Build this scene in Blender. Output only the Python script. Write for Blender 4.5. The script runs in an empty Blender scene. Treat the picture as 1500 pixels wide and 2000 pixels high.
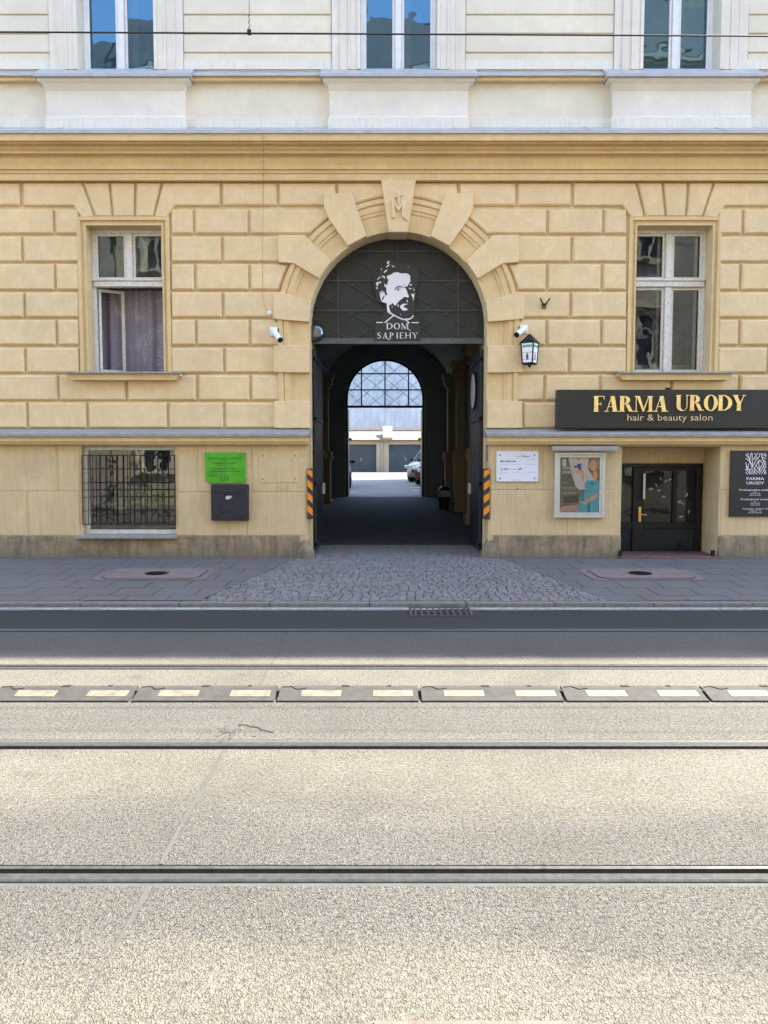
import bpy, bmesh, math, random
from mathutils import Vector, Matrix
from math import radians as R, sin, cos, pi, sqrt
random.seed(7)
SC = bpy.context.scene
COL = SC.collection

# ---------------------------------------------------------------- camera, world, sun, exposure
F, PITCH, EYE = 1502.0, R(3.81), 1.717
cam = bpy.data.cameras.new('camera'); co = bpy.data.objects.new('camera', cam); COL.objects.link(co)
co.location = (0, 0, EYE); co.rotation_euler = (R(90) - PITCH, 0, 0)
cam.sensor_fit = 'VERTICAL'; cam.sensor_height = 36; cam.sensor_width = 27; cam.lens = 36 * F / 2000
cam.clip_end = 2000; cam.clip_start = 0.05
SC.camera = co
SUN_EL, SUN_AZ = R(50), R(66.4)          # azimuth measured from +Y (into the picture) towards +X (right)
W = bpy.data.worlds.new('World'); SC.world = W; W.use_nodes = True
nt = W.node_tree; bg = nt.nodes['Background']
sky = nt.nodes.new('ShaderNodeTexSky'); sky.sky_type = 'NISHITA'; sky.sun_disc = False
sky.sun_elevation = SUN_EL; sky.sun_rotation = SUN_AZ; sky.air_density = 1.0; sky.dust_density = 1.0
nt.links.new(sky.outputs[0], bg.inputs[0]); bg.inputs[1].default_value = 0.15
sl = bpy.data.lights.new('sun', 'SUN'); sl.energy = 3.1; sl.angle = R(0.5); sl.color = (1, .91, .76)
so = bpy.data.objects.new('sun', sl); COL.objects.link(so); so.location = (10, 10, 30)
sd = Vector((sin(SUN_AZ) * cos(SUN_EL), cos(SUN_AZ) * cos(SUN_EL), sin(SUN_EL)))
so.rotation_euler = sd.to_track_quat('Z', 'Y').to_euler()
SC.view_settings.view_transform = 'Standard'; SC.view_settings.look = 'None'
SC.view_settings.exposure = 2.82; SC.view_settings.gamma = 1; SC.view_settings.use_curve_mapping = False
SC.render.engine = 'CYCLES'; SC.cycles.max_bounces = 8; SC.cycles.diffuse_bounces = 4; SC.cycles.transparent_max_bounces = 12
SC.cycles.use_denoising = True; SC.cycles.sample_clamp_indirect = 6; SC.cycles.caustics_reflective = False; SC.cycles.caustics_refractive = False

# ---------------------------------------------------------------- helpers
_s, _c = sin(PITCH), cos(PITCH)
def P(px, py, Y):
    """point of the vertical plane at distance Y that a measured photograph position falls on"""
    u, v = (px - 750) / F, (1000 - py) / F
    t = Y / (_c + v * _s)
    return Vector((u * t, Y, EYE + t * (v * _c - _s)))
def X(px, py, Y): return P(px, py, Y).x
def Z(py, Y): return P(750, py, Y).z
def G(px, py, z=0.0):
    """point of the horizontal plane at height z"""
    u, v = (px - 750) / F, (1000 - py) / F
    t = (z - EYE) / (v * _c - _s)
    return Vector((u * t, t * (_c + v * _s), z))

WL = {}
def wl(p): return WL.get(p.name, Vector((0, 0, 0))) if p else Vector((0, 0, 0))
def thing(name, label, cat, loc=(0, 0, 0), group=None):
    o = bpy.data.objects.new(name, None); COL.objects.link(o); o.location = loc; o.empty_display_size = .2
    o['label'] = label; o['category'] = cat
    if group: o['group'] = group
    WL[o.name] = Vector(loc)
    return o
def tag(o, label, cat, group=None):
    o['label'] = label; o['category'] = cat
    if group: o['group'] = group
    return o
def dup(root, loc, label, rz=None):
    r = root.copy(); COL.objects.link(r); r.location = loc; r['label'] = label
    if rz is not None: r.rotation_euler = (0, 0, rz)
    for ch in list(root.children):
        c = ch.copy(); COL.objects.link(c); c.parent = r
        for g in list(ch.children):
            d = g.copy(); COL.objects.link(d); d.parent = c
    return r
def area(p): return sum(p[i][0] * p[(i + 1) % len(p)][1] - p[(i + 1) % len(p)][0] * p[i][1] for i in range(len(p))) / 2
def inset(p, d):
    n = len(p); s = 1 if area(p) > 0 else -1; out = []
    for i in range(n):
        a, b, c = Vector(p[i - 1]), Vector(p[i]), Vector(p[(i + 1) % n])
        e1, e2 = (b - a), (c - b)
        if e1.length < 1e-9 or e2.length < 1e-9: out.append(tuple(b)); continue
        e1.normalize(); e2.normalize()
        n1, n2 = Vector((-e1.y, e1.x)) * s, Vector((-e2.y, e2.x)) * s
        m = n1 + n2; k = m.length
        if k < .2: out.append(tuple(b + n1 * d)); continue
        m /= k; out.append(tuple(b + m * d / max(.35, m.dot(n1))))
    return out
class MB:
    def __init__(s): s.bm = bmesh.new(); s.m = 0
    def f(s, vs):
        if len(vs) < 3: return None
        try: fc = s.bm.faces.new(vs); fc.material_index = s.m; return fc
        except ValueError: return None
    def face(s, pts): return s.f([s.bm.verts.new(p) for p in pts])
    def box(s, x0, x1, y0, y1, z0, z1, bev=0):
        x0, x1 = min(x0, x1), max(x0, x1); y0, y1 = min(y0, y1), max(y0, y1); z0, z1 = min(z0, z1), max(z0, z1)
        v = [s.bm.verts.new(p) for p in ((x0,y0,z0),(x1,y0,z0),(x1,y1,z0),(x0,y1,z0),(x0,y0,z1),(x1,y0,z1),(x1,y1,z1),(x0,y1,z1))]
        fs = [s.f([v[i] for i in q]) for q in ((0,3,2,1),(4,5,6,7),(0,1,5,4),(1,2,6,5),(2,3,7,6),(3,0,4,7))]
        if bev:
            es = list({e for f in fs for e in f.edges})
            bmesh.ops.bevel(s.bm, geom=es, offset=bev, segments=2, affect='EDGES', profile=.6, clamp_overlap=True)
    def prism(s, p, yf, yb, ch=0, front=True, back=False):
        """polygon p in X,Z; front face at yf, sides back to yb; ch chamfers the front edge"""
        if area(p) < 0: p = p[::-1]
        n = len(p)
        loops = []
        if ch:
            q = inset(p, ch)
            loops = [[(a, yb, b) for a, b in p], [(a, yf + min(ch, abs(yb-yf)*.9), b) for a, b in p], [(a, yf, b) for a, b in q]]
        else: loops = [[(a, yb, b) for a, b in p], [(a, yf, b) for a, b in p]]
        L = [[s.bm.verts.new(c) for c in l] for l in loops]
        for A, B in zip(L, L[1:]):
            for i in range(n): s.f([A[i], A[(i + 1) % n], B[(i + 1) % n], B[i]])
        if front: s.f(L[-1])
        if back: s.f(L[0][::-1])
    def flat(s, p, y):
        if area(p) < 0: p = p[::-1]
        return s.face([(a, y, b) for a, b in p])
    def sheet(s, outer, holes, y):
        from mathutils.geometry import tessellate_polygon
        loops = [outer] + holes
        flat = [q for l in loops for q in l]
        vs = [s.bm.verts.new((a, y, b)) for a, b in flat]
        for t in tessellate_polygon([[Vector((a, b, 0)) for a, b in l] for l in loops]):
            a, b, c = [flat[i] for i in t]
            tt = t if (b[0]-a[0])*(c[1]-a[1]) - (c[0]-a[0])*(b[1]-a[1]) > 0 else t[::-1]
            s.f([vs[i] for i in tt])
    def reveal(s, loop, y0, y1, skip_bottom=False, closed=True):
        n = len(loop); a = [s.bm.verts.new((p[0], y0, p[1])) for p in loop]; b = [s.bm.verts.new((p[0], y1, p[1])) for p in loop]
        for i in range(n if closed else n - 1):
            s.f([a[i], b[i], b[(i + 1) % n], a[(i + 1) % n]])
    def extrude_x(s, prof, x0, x1, caps=True, closed=False):
        """prof: list of (y, z)"""
        a = [s.bm.verts.new((x0, y, z)) for y, z in prof]; b = [s.bm.verts.new((x1, y, z)) for y, z in prof]
        n = len(prof)
        for i in range(n if closed else n - 1): s.f([a[i], b[i], b[(i + 1) % n], a[(i + 1) % n]])
        if caps: s.f(a); s.f(b[::-1])
    def tube(s, pts, r, n=8, caps=True):
        pts = [Vector(p) for p in pts]; rings = []
        rr = r if isinstance(r, (list, tuple)) else [r] * len(pts)
        ref = Vector((0, 0, 1))
        for i, p in enumerate(pts):
            t = (pts[min(i + 1, len(pts) - 1)] - pts[max(i - 1, 0)])
            t = t.normalized() if t.length > 1e-9 else Vector((1, 0, 0))
            if abs(t.dot(ref)) > .95: ref = Vector((1, 0, 0)) if abs(t.x) < .9 else Vector((0, 1, 0))
            u = t.cross(ref).normalized(); w = t.cross(u)
            rings.append([s.bm.verts.new(p + (u * cos(2*pi*k/n) + w * sin(2*pi*k/n)) * rr[i]) for k in range(n)])
        for A, B in zip(rings, rings[1:]):
            for k in range(n): s.f([A[k], A[(k + 1) % n], B[(k + 1) % n], B[k]])
        if caps: s.f(rings[0][::-1]); s.f(rings[-1])
    def bar(s, a, b, w, d):
        """flat bar in an XZ plane between two points, width w, depth d"""
        a, b = Vector(a), Vector(b); t = (b - a)
        if t.length < 1e-6: return
        t.normalize(); nrm = Vector((-t.z, 0, t.x)) * w / 2
        s.prism([((a+nrm).x, (a+nrm).z), ((a-nrm).x, (a-nrm).z), ((b-nrm).x, (b-nrm).z), ((b+nrm).x, (b+nrm).z)], a.y - d/2, a.y + d/2, back=True)
    def lathe(s, c, prof, n=20, axis='Z'):
        rings = []
        for r, h in prof:
            ring = []
            for k in range(n):
                a = 2*pi*k/n
                if axis == 'Z': p = (c[0] + r*cos(a), c[1] + r*sin(a), c[2] + h)
                elif axis == 'Y': p = (c[0] + r*cos(a), c[1] + h, c[2] + r*sin(a))
                else: p = (c[0] + h, c[1] + r*cos(a), c[2] + r*sin(a))
                ring.append(s.bm.verts.new(p))
            rings.append(ring)
        for A, B in zip(rings, rings[1:]):
            for k in range(n): s.f([A[k], A[(k+1) % n], B[(k+1) % n], B[k]])
        s.f(rings[0][::-1]); s.f(rings[-1])
    def stroke(s, pts, ws, y, thick=.004):
        """ribbon of varying width in the XZ plane at y"""
        pts = [Vector((p[0], p[1])) for p in pts]
        if not isinstance(ws, (list, tuple)): ws = [ws] * len(pts)
        L, Rr = [], []
        for i, p in enumerate(pts):
            t = (pts[min(i+1, len(pts)-1)] - pts[max(i-1, 0)]).normalized(); nn = Vector((-t.y, t.x)) * ws[i] / 2
            L.append(p + nn); Rr.append(p - nn)
        s.prism([tuple(q) for q in L] + [tuple(q) for q in Rr[::-1]], y, y + thick)
    def text(s, body, x0, x1, pyb, hpx, Y, bold=0.0, thick=0):
        """lettering fitted between photograph columns x0..x1 on base line pyb with cap height hpx"""
        cu = bpy.data.curves.new('t', 'FONT'); cu.body = body; cu.size = 1; cu.resolution_u = 2; cu.offset = bold; cu.extrude = thick
        o = bpy.data.objects.new('t', cu); COL.objects.link(o)
        dg = bpy.context.evaluated_depsgraph_get(); dg.update()
        me = bpy.data.meshes.new_from_object(o.evaluated_get(dg))
        vs = [v.co.copy() for v in me.vertices]
        if vs:
            mx0, mx1 = min(v.x for v in vs), max(v.x for v in vs)
            A, B = P(x0, pyb, Y), P(x1, pyb, Y); H = Z(pyb - hpx, Y) - A.z
            bv = [s.bm.verts.new((A.x + (v.x - mx0) / (mx1 - mx0) * (B.x - A.x), Y - v.z, A.z + v.y / .73 * H)) for v in vs]
            for p in me.polygons: s.f([bv[i] for i in p.vertices])
        bpy.data.objects.remove(o); bpy.data.curves.remove(cu); bpy.data.meshes.remove(me)
    def build(s, name, mats, parent=None, smooth=False, merge=False, doubles=0):
        if doubles: bmesh.ops.remove_doubles(s.bm, verts=s.bm.verts, dist=doubles)
        off = wl(parent)
        if off.length: bmesh.ops.translate(s.bm, verts=s.bm.verts, vec=-off)
        me = bpy.data.meshes.new(name); s.bm.to_mesh(me); s.bm.free()
        if not isinstance(mats, (list, tuple)): mats = [mats]
        for m in mats: me.materials.append(m)
        if smooth:
            for p in me.polygons: p.use_smooth = True
            try: me.set_sharp_from_angle(angle=R(40))
            except Exception: pass
        o = bpy.data.objects.new(name, me); COL.objects.link(o)
        if parent: o.parent = parent
        WL[o.name] = off.copy()
        return o
def part(name, mats, parent, fn, **k):
    m = MB(); fn(m); return m.build(name, mats, parent, **k)

# ---------------------------------------------------------------- materials
class NT:
    def __init__(s, m): s.t = m.node_tree; s.n = s.t.nodes; s.L = s.t.links
    def add(s, typ, **k):
        n = s.n.new(typ)
        for a, v in k.items():
            if a in n.inputs: n.inputs[a].default_value = v
            else: setattr(n, a, v)
        return n
    def link(s, a, b): s.L.new(a, b)
    def noise(s, vec, scale, detail=4, rough=.6, sc=None):
        if sc:
            mp = s.add('ShaderNodeMapping'); mp.inputs['Scale'].default_value = sc; s.link(vec, mp.inputs['Vector']); vec = mp.outputs[0]
        n = s.add('ShaderNodeTexNoise'); n.inputs['Scale'].default_value = scale; n.inputs['Detail'].default_value = detail
        n.inputs['Roughness'].default_value = rough; s.link(vec, n.inputs['Vector']); return n.outputs['Fac']
    def ramp(s, fac, stops):
        r = s.add('ShaderNodeValToRGB'); e = r.color_ramp.elements
        while len(e) < len(stops): e.new(.5)
        for q, (p, c) in zip(e, stops):
            q.position = p; q.color = (c, c, c, 1) if isinstance(c, (int, float)) else (*c, 1)
        s.link(fac, r.inputs[0]); return r.outputs[0]
    def mix(s, fac, a, b, mode='MIX'):
        m = s.add('ShaderNodeMix'); m.data_type = 'RGBA'; m.blend_type = mode
        for sock, v in ((m.inputs[0], fac), (m.inputs[6], a), (m.inputs[7], b)):
            if hasattr(v, 'is_output') or hasattr(v, 'links'): s.link(v, sock)
            elif isinstance(v, (int, float)): sock.default_value = v if sock == m.inputs[0] else (v, v, v, 1)
            else: sock.default_value = (*v, 1)
        return m.outputs[2]
    def math(s, op, a, b=0.0, c=None):
        m = s.add('ShaderNodeMath'); m.operation = op
        for i, v in enumerate((a, b) if c is None else (a, b, c)):
            if isinstance(v, (int, float)): m.inputs[i].default_value = v
            else: s.link(v, m.inputs[i])
        return m.outputs[0]
def newmat(name):
    m = bpy.data.materials.new(name); m.use_nodes = True
    n = NT(m); b = n.n['Principled BSDF']; g = n.add('ShaderNodeNewGeometry')
    return m, n, b, g.outputs['Position']
def setbump(n, b, h, dist, strength=1.0):
    bp = n.add('ShaderNodeBump'); bp.inputs['Distance'].default_value = dist; bp.inputs['Strength'].default_value = strength
    n.link(h, bp.inputs['Height']); n.link(bp.outputs[0], b.inputs['Normal'])
def plain(name, col, rough=.6, metal=0, var=.12, vs=6, bump=0.0, bs=200, spec=.5, coat=0):
    m, n, b, pos = newmat(name)
    f = n.noise(pos, vs, 5)
    lo = tuple(max(0, c * (1 - var)) for c in col); hi = tuple(min(1, c * (1 + var)) for c in col)
    n.link(n.ramp(f, [(.3, lo), (.7, hi)]), b.inputs['Base Color'])
    b.inputs['Roughness'].default_value = rough; b.inputs['Metallic'].default_value = metal
    b.inputs['Specular IOR Level'].default_value = spec; b.inputs['Coat Weight'].default_value = coat
    if bump: setbump(n, b, n.noise(pos, bs, 3), bump)
    return m
def stucco(name, col, dirt=(.32, .26, .18), dirt_amt=.25, streak=0.0, tint=None):
    m, n, b, pos = newmat(name)
    big = n.noise(pos, .9, 5, .6); mid = n.noise(pos, 6, 6, .65); fine = n.noise(pos, 55, 4, .6)
    c1 = tuple(c * .88 for c in col); c2 = tuple(min(1, c * 1.08) for c in col)
    c = n.mix(n.ramp(big, [(.3, 0.), (.7, 1.)]), c1, c2)
    if tint: c = n.mix(n.ramp(mid, [(.45, 0.), (.72, .55)]), c, tint)
    c = n.mix(n.ramp(mid, [(.35, .5), (.62, 0.)]), c, tuple(q * .86 for q in col))
    c = n.mix(n.ramp(fine, [(.25, dirt_amt), (.45, 0.)]), c, dirt)
    if streak:
        st = n.noise(pos, 1, 4, .7, sc=(26, 26, 1.6))
        c = n.mix(n.ramp(st, [(.42, 0.), (.75, streak)]), c, dirt)
        c = n.mix(n.ramp(n.noise(pos, 1.7, 6, .75), [(.56, 0.), (.70, streak * 1.6)]), c, tuple(q * .68 for q in col))
    n.link(c, b.inputs['Base Color']); b.inputs['Roughness'].default_value = .9; b.inputs['Specular IOR Level'].default_value = .2
    h = n.math('ADD', n.math('MULTIPLY', fine, .5), n.math('MULTIPLY', n.noise(pos, 240, 3, .6), .25))
    h = n.math('ADD', h, n.math('MULTIPLY', mid, 1.2))
    setbump(n, b, h, .006)
    return m
YEL = stucco('yellow_stucco', (0.7176, 0.5408, 0.3068), streak=.10, tint=(0.7592, 0.6032, 0.4056))
YEL2 = stucco('yellow_stucco_moulding', (.67, .49, .245), streak=.12, tint=(.70, .54, .33))
BASE = stucco('base_stucco', (.64, .485, .27), dirt=(.25, .2, .13), dirt_amt=.3, streak=.3, tint=(.6, .48, .32))
CREAM = stucco('cream_stucco', (0.6864, 0.6248, 0.5016), dirt=(.5, .5, .48), dirt_amt=.12, streak=.12)
WHITEST = stucco('white_stucco', (0.696, 0.6438, 0.5524), dirt=(.55, .55, .55), dirt_amt=.12, streak=.14)
def streaked():
    m, n, b, pos = newmat('rain_streaked_stucco')
    st = n.noise(pos, 1, 5, .7, sc=(30, 30, 4)); mid = n.noise(pos, 5, 4)
    c = n.mix(n.math('MULTIPLY', n.ramp(st, [(.44, 0.), (.66, .6)]), n.ramp(n.noise(pos, 2.2, 4), [(.3, .25), (.7, 1.)])), (.68, .64, .55), (.42, .41, .37))
    c = n.mix(n.ramp(mid, [(.4, 0.), (.7, .3)]), c, (.6, .58, .54))
    n.link(c, b.inputs['Base Color']); b.inputs['Roughness'].default_value = .9; setbump(n, b, n.noise(pos, 60, 4), .004); return m
STREAK = streaked()
def plinthmat():
    m, n, b, pos = newmat('dirty_plinth')
    a = n.noise(pos, 3.2, 7, .7); f = n.noise(pos, 40, 5, .7); st = n.noise(pos, 1, 4, .7, sc=(12, 12, 2))
    c = n.mix(n.ramp(a, [(.35, 0.), (.62, 1.)]), (.36, .27, .155), (.19, .15, .095))
    c = n.mix(n.ramp(st, [(.45, 0.), (.70, .8)]), c, (.10, .085, .065))
    c = n.mix(n.ramp(f, [(.62, 0.), (.7, .5)]), c, (.55, .47, .33))
    sep = n.add('ShaderNodeSeparateXYZ'); n.link(pos, sep.inputs[0])
    low = n.ramp(n.math('ADD', sep.outputs[2], n.math('MULTIPLY', a, .25)), [(.22, .8), (.42, 0.)])
    c = n.mix(low, c, (.12, .10, .085))
    n.link(c, b.inputs['Base Color']); b.inputs['Roughness'].default_value = .9
    setbump(n, b, n.math('ADD', f, n.math('MULTIPLY', a, 2)), .01); return m
PLINTH = plinthmat()
ZINC = plain('zinc_sheet', (.265, .255, .23), .6, 0, .18, 9, .002, 30)
ZINCW = plain('pale_zinc_sheet', (0.37, 0.37, 0.37), .55, .1, .15, 5, .002, 30)
WHITEP = plain('old_white_paint', (0.616, 0.5984, 0.5456), .5, 0, .18, 22, .002, 90)
WHITEC = plain('clean_white_paint', (0.702, 0.711, 0.72), .4, 0, .06, 12)
DARKM = plain('dark_gate_paint', (0.01837, 0.02205, 0.02363), .45, .2, .35, 7, .002, 60)
PANELM = plain('dark_transom_sheet', (0.01755, 0.02028, 0.02145), .5, .3, .4, 4, .002, 40)
PLATE = plain('dark_sign_plate', (0.01078, 0.01323, 0.01568), .45, .1, .2, 8)
BLACKM = plain('black_metal', (0.014, 0.014, 0.0154), .45, .5, .2, 10)
BLACKF = plain('black_sign_face', (0.01013, 0.01294, 0.01406), .38, 0, .15, 5)
INKW = plain('white_lettering', (0.697, 0.697, 0.731), .5, 0, .04, 20)
INKB = plain('black_lettering', (.02, .02, .02), .6, 0, .05, 20)
INKG = plain('grey_lettering', (.35, .35, .37), .6, 0, .05, 20)
INKP = plain('pink_lettering', (.75, .35, .42), .6, 0, .05, 20)
GOLD = plain('brushed_gold', (1.0, .80, .42), .22, 1, .12, 14, .012, 5)
SILV = plain('champagne_metal', (.75, .68, .55), .25, 1, .1, 14)
GREEN = plain('green_plastic', (0.048, 0.336, 0.0064), .35, 0, .22, 7)
MAILM = plain('purple_black_cast_metal', (0.024, 0.021, 0.03), .5, .3, .3, 30, .004, 160)
ALU = plain('brushed_aluminium', (0.496, 0.512, 0.48), .38, .5, .08, 12)
ORANGE = plain('reflective_orange', (0.7225, 0.2295, 0.0085), .4, 0, .1, 20)
HAZB = plain('hazard_black', (.02, .025, .03), .5, 0, .2, 20)
STEEL = plain('rail_steel', (0.105, 0.1085, 0.112), .4, .6, .25, 30)
RUST = plain('rusty_groove', (0.035, 0.0225, 0.0125), .9, 0, .5, 40, .01, 60)
SEAL = plain('joint_sealant', (.066, .069, .066), .7, 0, .15, 8, .004, 30)
RUBBER = plain('grey_rubber', (0.0408, 0.04128, 0.0384), .8, 0, .28, 12, .006, 120)
PAD = plain('cream_reflector', (.155, .138, .104), .6, 0, .32, 16, .006, 90)
DARKH = plain('dark_hole', (.015, .013, .012), .9)
BRASS = plain('brass', (.7, .48, .12), .3, 1, .1, 20)
GREYW = plain('dark_room', (.04, .05, .055), .9, 0, .3, 2)
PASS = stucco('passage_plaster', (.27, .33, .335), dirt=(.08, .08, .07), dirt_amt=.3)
CORROOF = plain('clay_brown', (.22, .10, .07), .8, 0, .25, 3)
TYRE = plain('tyre_rubber', (.02, .02, .02), .8)
HEADL = plain('headlight_glass', (.7, .75, .8), .1, .3, .1, 20)
GARD = plain('blue_green_garage_paint', (.035, .058, .075), .6, 0, .2, 3)
SKIN = plain('printed_skin', (.85, .45, .28), .5, 0, .2, 60)
HAIR = plain('printed_hair', (.28, .15, .10), .5, 0, .5, 80)
DRESS = plain('printed_blue_dress', (.13, .52, .92), .5, 0, .45, 60)
PGREY = plain('printed_grey_wall', (.20, .19, .17), .5, 0, .45, 40)
PLIL = plain('printed_lilac', (.75, .75, .88), .5, 0, .12, 30)
PBLUE = plain('printed_dark_blue', (.03, .06, .40), .5)
PROSE = plain('printed_rose', (.55, .36, .36), .5, 0, .3, 40)
TEAL = plain('teal_band', (.10, .36, .30), .5)
OPAL = plain('opal_glass', (.80, .80, .84), .3)
def glass(name, tint, ior, wav=.0015, ws=3.0, dirt=.06, refl=(1, 1, 1)):
    m, n, b, pos = newmat(name); n.n.remove(b)
    out = n.n['Material Output']
    tr = n.add('ShaderNodeBsdfTransparent'); tr.inputs[0].default_value = (*tint, 1)
    gl = n.add('ShaderNodeBsdfGlossy'); gl.inputs['Roughness'].default_value = .015; gl.inputs[0].default_value = (*refl, 1)
    fr = n.add('ShaderNodeFresnel'); fr.inputs[0].default_value = ior
    df = n.add('ShaderNodeBsdfDiffuse'); df.inputs[0].default_value = (.45, .45, .45, 1)
    bp = n.add('ShaderNodeBump'); bp.inputs['Distance'].default_value = wav; n.link(n.noise(pos, ws, 2, .5), bp.inputs['Height'])
    n.link(bp.outputs[0], gl.inputs['Normal'])
    m1 = n.add('ShaderNodeMixShader'); n.link(fr.outputs[0], m1.inputs[0]); n.link(tr.outputs[0], m1.inputs[1]); n.link(gl.outputs[0], m1.inputs[2])
    m2 = n.add('ShaderNodeMixShader'); n.link(n.ramp(n.noise(pos, 7, 5), [(.4, 0.), (.8, dirt)]), m2.inputs[0])
    n.link(m1.outputs[0], m2.inputs[1]); n.link(df.outputs[0], m2.inputs[2]); n.link(m2.outputs[0], out.inputs[0])
    return m
GLASS = glass('old_window_glass', (.8, .85, .85), 1.8, .003, 2.0, .06, (.8, .95, 1))
GLASSB = glass('upper_window_glass', (.45, .52, .55), 2.5, .007, 1.4, .06, (.42, .78, 1))
GLASSC = glass('poster_cover_glass', (.95, .97, .97), 1.3, .0, 2, .02)
GLASSG = glass('gate_glass', (.80, .88, .92), 1.4, .0, 2, .3)
def lace():
    m, n, b, pos = newmat('lace_curtain')
    f = n.noise(pos, 22, 4, .6, sc=(1, 1, 1)); sep = n.add('ShaderNodeSeparateXYZ'); n.link(pos, sep.inputs[0])
    spots = n.ramp(n.noise(pos, 45, 3, .7), [(.55, 0.), (.6, 1.)])
    zone = n.ramp(n.noise(pos, 3.1, 1, .4), [(.52, 0.), (.6, 1.)])
    c = n.mix(n.math('MULTIPLY', spots, zone), (.25, .23, .285), (.6, .57, .6))
    c = n.mix(n.ramp(f, [(.3, .35), (.5, 0.)]), c, (.10, .085, .14))
    n.link(c, b.inputs['Base Color']); b.inputs['Roughness'].default_value = .9
    return m
LACE = lace()
DRAPE = plain('dark_drape', (.10, .10, .09), .9, 0, .4, 6)

def asphalt(name, a, b_, c_, stain=1.0, sc=88):
    m, n, b, pos = newmat(name)
    wob = n.add('ShaderNodeVectorMath'); wob.operation = 'MULTIPLY_ADD'
    nz = n.add('ShaderNodeTexNoise'); nz.inputs['Scale'].default_value = 40; n.link(pos, nz.inputs['Vector'])
    n.link(nz.outputs['Color'], wob.inputs[0]); wob.inputs[1].default_value = (.016, .016, 0); n.link(pos, wob.inputs[2]); wp_ = wob.outputs[0]
    v = n.add('ShaderNodeTexVoronoi'); v.inputs['Scale'].default_value = sc; n.link(wp_, v.inputs['Vector'])
    v2 = n.add('ShaderNodeTexVoronoi'); v2.feature = 'DISTANCE_TO_EDGE'; v2.inputs['Scale'].default_value = sc; n.link(wp_, v2.inputs['Vector'])
    sp = n.add('ShaderNodeSeparateColor'); n.link(v.outputs['Color'], sp.inputs[0])
    c = n.ramp(sp.outputs[0], [(0., a), (.25, b_), (1., c_)])
    pit = n.noise(pos, 55, 3, .8); pit2 = n.noise(pos, 110, 2, .6)
    sy = n.add('ShaderNodeSeparateXYZ'); n.link(pos, sy.inputs[0])
    wav = n.noise(pos, 1, 4, .6, sc=(.5, 2.2, 1))
    yy = n.math('MULTIPLY', n.math('ADD', sy.outputs[1], n.math('MULTIPLY', n.math('SUBTRACT', wav, .5), .9)), .1)
    band = n.ramp(yy, [(.15, 1.), (.235, .95), (.262, .2), (.31, .0), (.352, .08), (.385, .8), (.43, 1.), (.46, .5), (.50, .1), (.53, .3), (.56, .9), (.66, .9), (.685, .0)])   # worn smooth (1) or rough (0) by the rails; last stop paints the house shade in
    mask = n.math('SUBTRACT', 1.0, n.math('MULTIPLY', band, .8))
    c = n.mix(n.math('MULTIPLY', n.ramp(v2.outputs['Distance'], [(.0, 1.), (.13, 0.)]), n.math('MULTIPLY', mask, .35)), c, tuple(q * .45 for q in b_))
    c = n.mix(n.math('MULTIPLY', n.ramp(pit, [(.40, 1.), (.46, 0.)]), mask), c, tuple(q * .07 for q in b_))
    c = n.mix(n.math('MULTIPLY', n.ramp(pit2, [(.40, .85), (.46, 0.)]), mask), c, tuple(q * .12 for q in b_))
    c = n.mix(n.math('MULTIPLY', mask, .5), c, (b_[0] * .60, b_[1] * .67, b_[2] * .78))
    c = n.mix(n.math('MULTIPLY', band, .5 * stain), c, (b_[0] * 1.42, b_[1] * 1.4, b_[2] * 1.3))
    big = n.noise(pos, .55, 5, .65); med = n.noise(pos, 2.4, 5, .7)
    c = n.mix(n.ramp(big, [(.36, .42), (.56, 0.)]), c, tuple(q * .55 for q in b_))
    c = n.mix(n.ramp(med, [(.30, .45), (.42, 0.)]), c, tuple(q * .5 for q in b_))
    c = n.mix(n.ramp(n.noise(pos, 5.5, 2, .5), [(.70, 0.), (.76, .55)]), c, tuple(q * .4 for q in b_))
    n.link(c, b.inputs['Base Color']); b.inputs['Roughness'].default_value = .85
    h = n.math('ADD', n.math('MULTIPLY', n.math('MINIMUM', v2.outputs['Distance'], .3), 1.6), n.math('MULTIPLY', n.math('MINIMUM', pit, .46), 6))
    setbump(n, b, h, .009); return m
ASPH = asphalt('worn_aggregate_asphalt', (0.084, 0.0784, 0.0672), (0.124, 0.116, 0.0992), (0.172, 0.1616, 0.1384))
ASPD = asphalt('dark_asphalt', (0.02232, 0.02366, 0.02589), (0.03348, 0.03482, 0.03705), (0.05357, 0.05491, 0.05714), .5)
def slabs():
    m, n, b, pos = newmat('paving_slabs')
    br = n.add('ShaderNodeTexBrick'); br.offset = .5; br.squash = 1
    br.inputs['Scale'].default_value = 1; br.inputs['Brick Width'].default_value = .52; br.inputs['Row Height'].default_value = .52
    br.inputs['Mortar Size'].default_value = .013; br.inputs['Mortar Smooth'].default_value = .3; br.inputs['Bias'].default_value = -.1
    br.inputs['Color1'].default_value = (.112, .107, .104, 1); br.inputs['Color2'].default_value = (.125, .10, .096, 1); br.inputs['Mortar'].default_value = (.04, .037, .037, 1)
    n.link(pos, br.inputs['Vector'])
    f = n.noise(pos, 30, 5, .7); big = n.noise(pos, 1.4, 5, .6)
    c = n.mix(n.ramp(big, [(.35, 0.), (.65, .6)]), br.outputs['Color'], (.13, .128, .125))
    c = n.mix(n.ramp(f, [(.3, .4), (.5, 0.)]), c, (.07, .065, .065))
    n.link(c, b.inputs['Base Color']); b.inputs['Roughness'].default_value = .75
    setbump(n, b, n.math('ADD', n.math('MULTIPLY', br.outputs['Fac'], -1.5), f), .008); return m
SLAB = slabs()
KERB = plain('granite_kerb', (0.144, 0.144, 0.1404), .8, 0, .28, 18, .006, 90)
GUTTER = plain('pale_gutter_mortar', (0.306, 0.2995, 0.2805), .85, 0, .35, 14, .01, 60)
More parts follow.
